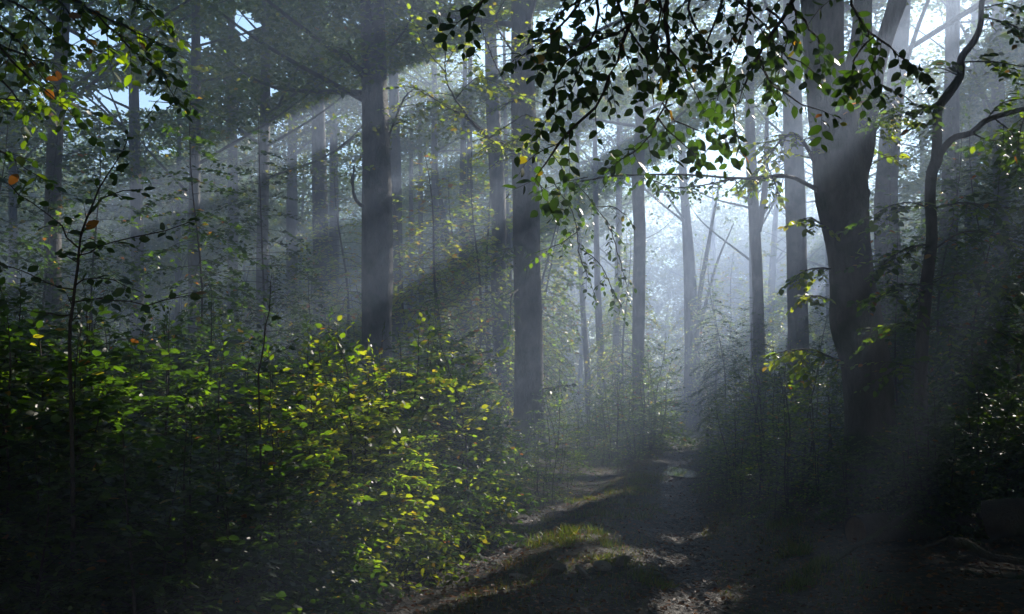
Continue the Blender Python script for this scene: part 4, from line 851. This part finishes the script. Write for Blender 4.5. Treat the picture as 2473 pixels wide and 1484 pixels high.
# ------------------------------------------------------------------ ground cover
rg = np.random.default_rng(61)
def blades(n, fx, hmin, hmax, wd, name, label, tint=(0, 1)):
    P = fx(n); m = len(P)
    P[:, 2] = htm(P[:, 0], P[:, 1]) - .005
    D = rg.normal(size=(m, 3)) * .38 + [0, 0, 1.]; Nn = rg.normal(size=(m, 3)); Nn[:, 2] *= .2
    L = rg.uniform(hmin, hmax, m) * P[:, 3] if P.shape[1] > 3 else rg.uniform(hmin, hmax, m)
    T = rg.uniform(*tint, m)
    o = link(name, leaf_mesh(name, P[:, :3], D, Nn, L, np.full(m, wd), T, TG), M_GRASS); tag(o, label, 'grass', kind='stuff')
def gr(n):
    y = 3.5 + 52 * rg.random(n) ** 2.2; x = rg.uniform(-2.2, 9.5, n) + np.interp(y, *XR) * .8 - 2.0
    a, b = track_d(x, y); r = np.minimum(abs(a), abs(b))
    dens = fbm(x * 1.7 + 5, y * 1.2, 71, 4)
    k = ((r > .27) & (dens > .39) & (b > -1.3) & (a < 1.5)) | ((b < -.55) & (b > -1.3) & (dens > .42)) | ((r > .45) & (dens > .45) & (a < 0) & (b > 0))
    x, y, dens = x[k], y[k], dens[k]
    return np.stack([x, y, 0 * x, np.clip((dens - .35) * 4, .5, 1.4)], 1)
blades(150000, gr, .025, .085, .007, 'grass', 'short grass along the verges and the ridge between the ruts')
def tufts(n):
    cs = [(1.0, 9.6, .35), (.62, 11.3, .35), (.35, 11.2, .3), (.9, 12.0, .3), (-1.5, 8.9, .4), (-1.9, 9.3, .5), (-1.2, 10.3, .4), (-.8, 11.5, .45), (-.35, 12.6, .4), (1.5, 14.0, .4), (1.15, 14.5, .4), (1.9, 15.5, .4), (3.4, 14.6, .35), (2.75, 9.0, .14), (2.5, 8.5, .14),
          (3.6, 44, 1.2), (7.6, 45, 1.0), (6.9, 44.5, 1.0), (3.6, 18.5, .7), (4.1, 19, .6), (.2, 13.6, .3), (1.25, 9.0, .25), (2.9, 10.2, .15), (3.3, 12.5, .3), (2.0, 18, .5), (2.5, 20, .5), (2.9, 22, .6), (1.5, 17, .4)]
    out = []
    for cx, cy, r in cs:
        for _ in range(7):
            sx, sy = cx + rg.normal() * r * .6, cy + rg.normal() * r * .6; m = n // (len(cs) * 7)
            out.append(np.stack([sx + rg.normal(size=m) * .045 * (1 + r), sy + rg.normal(size=m) * .045 * (1 + r), np.zeros(m), np.full(m, rg.uniform(.6, 1.3))], 1))
    return np.concatenate(out)
blades(8000, tufts, .05, .15, .009, 'grass', 'taller tufts of bright grass beside the ruts', (.1, .85))
# broad-leaved bramble patch at the thicket foot, and dead leaves
n = 800; x = rg.uniform(-2.8, -.95, n); y = rg.uniform(7.6, 10.6, n); k = x < np.interp(y, [8, 9, 10.6], [-1.5, -1.3, -1.0]); x, y = x[k], y[k]; m = len(x)
z = htm(x, y) + rg.uniform(.04, .34, m); D = rg.normal(size=(m, 3)); D[:, 2] = D[:, 2] * .3 - .1; Nn = rg.normal(size=(m, 3)) * .35 + [.1, -.1, 1.]
L = rg.uniform(.09, .19, m)
o = link('bramble_leaves', leaf_mesh('bramble', np.stack([x, y, z], 1), D, Nn, L, L * .62, rg.uniform(.2, .85, m), T11), M_LEAF); tag(o, 'broad low leaves sprawling over grass at the thicket foot', 'undergrowth', kind='stuff')
n = 60000; y = 3.5 + 40 * rg.random(n) ** 2; x = rg.uniform(-1, 1, n) * (3 + y * .3) + .1 * y; D = rg.normal(size=(n, 3)); D[:, 2] *= .15; Nn = rg.normal(size=(n, 3)) * .35 + [0, 0, 1.]
L = rg.uniform(.03, .065, n)
o = link('leaf_litter', leaf_mesh('leaf_litter', np.stack([x, y, htm(x, y) + .018 + .012 * rg.random(n)], 1), D, Nn, L, L * .62, rg.random(n), T4), M_LITTER); tag(o, 'dead brown leaves scattered over soil and mud', 'leaf litter', kind='stuff')

# stones on the ridge
def rock(loc, s, rz, rg, label):
    import bmesh
    bm = bmesh.new(); bmesh.ops.create_icosphere(bm, subdivisions=3, radius=1)
    sd = int(rg.integers(0, 1000)); pl = [(nrm(rg.normal(size=3)), .55 + .3 * rg.random()) for _ in range(9)]
    for v in bm.verts:
        p = np.array(v.co)
        for nn, dd in pl:
            e = p @ nn - dd
            if e > 0: p = p - nn * e
        p = p * (1 + .10 * (float(vn(p[0] * 4 + 9, p[1] * 4 + p[2] * 3 + 9, sd)) - .5)); v.co = p * s
    me = bpy.data.meshes.new('stone'); bm.to_mesh(me); bm.free()
    o = link('stone', me, M_ROCK); o.location = loc; o.rotation_euler = (rg.normal() * .25, rg.normal() * .3, rz); tag(o, label, 'stone', 'stones on the ridge of the path')
RK = [(1480, 1372, 9.6, (.16, .10, .035), 'pale flat stone, topmost of the slabs on the sunlit ridge'), (1500, 1388, 9.4, (.13, .10, .05), 'dark wedge of stone in the middle of the sunlit slabs'), (1540, 1370, 9.6, (.12, .08, .03), 'flat stone at the rut side of the sunlit slabs'), (1455, 1400, 9.1, (.10, .09, .05), 'brownish stone beside the orange grass'),
      (1350, 1400, 9.1, (.11, .10, .07), 'rounded dark stone at the near edge of the lit grass'), (1415, 1425, 8.8, (.14, .08, .03), 'long flat stone in shadow below the lit grass'), (1255, 1402, 9.0, (.13, .07, .02), 'thin slab lying apart beside the grass toward the other rut'), (1525, 1410, 9.1, (.08, .07, .035), 'small stone just below the dark wedge'), (1580, 1395, 9.3, (.06, .05, .03), 'smallest stone nearest to the mud')]
for (px, py, d, s, lab) in RK:
    x = (px - CX) / F * d; rock((x, d, float(htm(np.array(x), np.array(d))) + s[2] * .35), s, rg.random() * 6, rg, lab)

# felled logs and broken branches
def log(label, p0, p1, r, seed, stubs=()):
    p0 = np.array(p0, float); p1 = np.array(p1, float); root = empty('felled_log', (p0 + p1) / 2); tag(root, label, 'log')
    c = np.array(root.location); TB = Tubes(); n = 26; t = np.linspace(0, 1, n)[:, None]; P = p0 * (1 - t) + p1 * t + [0, 0, .02] * np.sin(t * 5)
    TB.add(P, np.linspace(r, r * .9, n), 26, (0, .2, 1), .06, seed, False)
    for (tt, d, l, rr) in stubs:
        q = p0 * (1 - tt) + p1 * tt; TB.add(smooth_poly([q, q + np.array(d) * l * .5, q + np.array(d) * l], 6), np.linspace(rr, rr * .7, 6), 9, (0, .3, 1), .06, seed + 3)
    o = link('bark', TB.mesh('bark'), M_LOGB, root); o.location = -c
    for (q, s) in ((p0, -1), (p1, 1)):
        ax = nrm(p1 - p0) * s; TC = Tubes(); TC.add([q - ax * .01, q + ax * .004, q + ax * .006], [r * .9, r * .86, r * .5], 26, (0, .2, 1), .05, seed); e = link('cut_end', TC.mesh('cut_end'), M_CUT, root); e.location = -c
z1 = float(ht(4.4, 10.9))
a = W(2065, 1285, 10.6); b = W(2400, 1262, 11.4)
log('felled log with a strip of light on top, crossed by a leaning stick', a, b, .17, 3, [(.45, (.1, -.5, .1), .3, .04), (.9, (.2, -.4, -.5), .5, .05)])
a = W(2385, 1258, 10.4); b = W(2560, 1248, 10.0)
log('thicker dark log lying end-on past the first log', a, b, .2, 8)
def stick(label, pts, r0, r1, name='dead_branch', cut=False):
    P = np.array([W(*p) for p in pts]); root = empty(name, P[0]); tag(root, label, 'branch', 'broken branches by the logs')
    TB = Tubes(); Q = smooth_poly(P, 22); Q += np.random.default_rng(len(label)).normal(size=Q.shape) * .004; TB.add(Q, np.linspace(r0, r1, 22), 9, (0, .3, 1), .1, len(label)); o = link('wood', TB.mesh('wood'), M_LOGB, root); o.location = -P[0]
    TB = Tubes(); rgs = np.random.default_rng(len(label))
    for k in range(4):
        q = Q[rgs.integers(5, 20)]; d = nrm(rgs.normal(size=3) + [0, 0, .4]); TB.add([q, q + d * .07, q + d * .14 + [0, 0, .01]], [r1 * .6, r1 * .4, r1 * .2], 5)
    o = link('side_twigs', TB.mesh('side_twigs'), M_TWIG, root); o.location = -P[0]
stick('straight brown stick leaning from the ground across the lit log', [(1985, 1372, 8.9), (2080, 1312, 9.6), (2160, 1262, 10.1), (2212, 1225, 10.5)], .026, .018)
stick('cut branch with a pale sawn end in front of the logs', [(2295, 1310, 9.2), (2340, 1318, 9.2), (2390, 1345, 9.0), (2500, 1362, 8.8)], .055, .03)
stick('long thin branch curving along the ground below the logs', [(2140, 1398, 8.6), (2230, 1405, 8.5), (2330, 1428, 8.2), (2420, 1450, 8.0)], .012, .009)
stick('crooked branch lying to the corner under the sawn branch', [(2330, 1385, 8.4), (2400, 1396, 8.3), (2450, 1400, 8.2), (2520, 1375, 8.2)], .028, .018)
stick('thin branch rising to the edge of the picture in the dark corner', [(2420, 1450, 7.9), (2450, 1430, 7.9), (2520, 1395, 7.9)], .016, .012)
stick('short branch nearest the lit log lying on bare soil', [(2150, 1330, 9.4), (2220, 1325, 9.5), (2290, 1300, 9.8)], .022, .012)

# ------------------------------------------------------------------ the air
X0, X1, Y0, Y1, Z0, Z1 = -120, 135, -45, 150, -2.0, 27.0
v = np.array([[x, y, z] for x in (X0, X1) for y in (Y0, Y1) for z in (Z0, Z1)], float)
f = [0, 1, 3, 2, 4, 6, 7, 5, 0, 4, 5, 1, 2, 3, 7, 6, 0, 2, 6, 4, 1, 5, 7, 3]
hm = bpy.data.materials.new('haze'); hm.use_nodes = True; N = hm.node_tree.nodes; N.clear()
pv = N.new('ShaderNodeVolumePrincipled'); pv.inputs['Color'].default_value = (.56, .71, 1.0, 1); pv.inputs['Density'].default_value = HAZE_DENSITY; pv.inputs['Anisotropy'].default_value = HAZE_G
oo = N.new('ShaderNodeOutputMaterial'); hm.node_tree.links.new(pv.outputs[0], oo.inputs['Volume'])
hz = link('haze', raw_mesh('haze', v, f, [4] * 6, False), hm); tag(hz, 'thin morning mist filling the whole wood', 'haze', kind='stuff')
print('built in', round(time.time() - T00, 1))
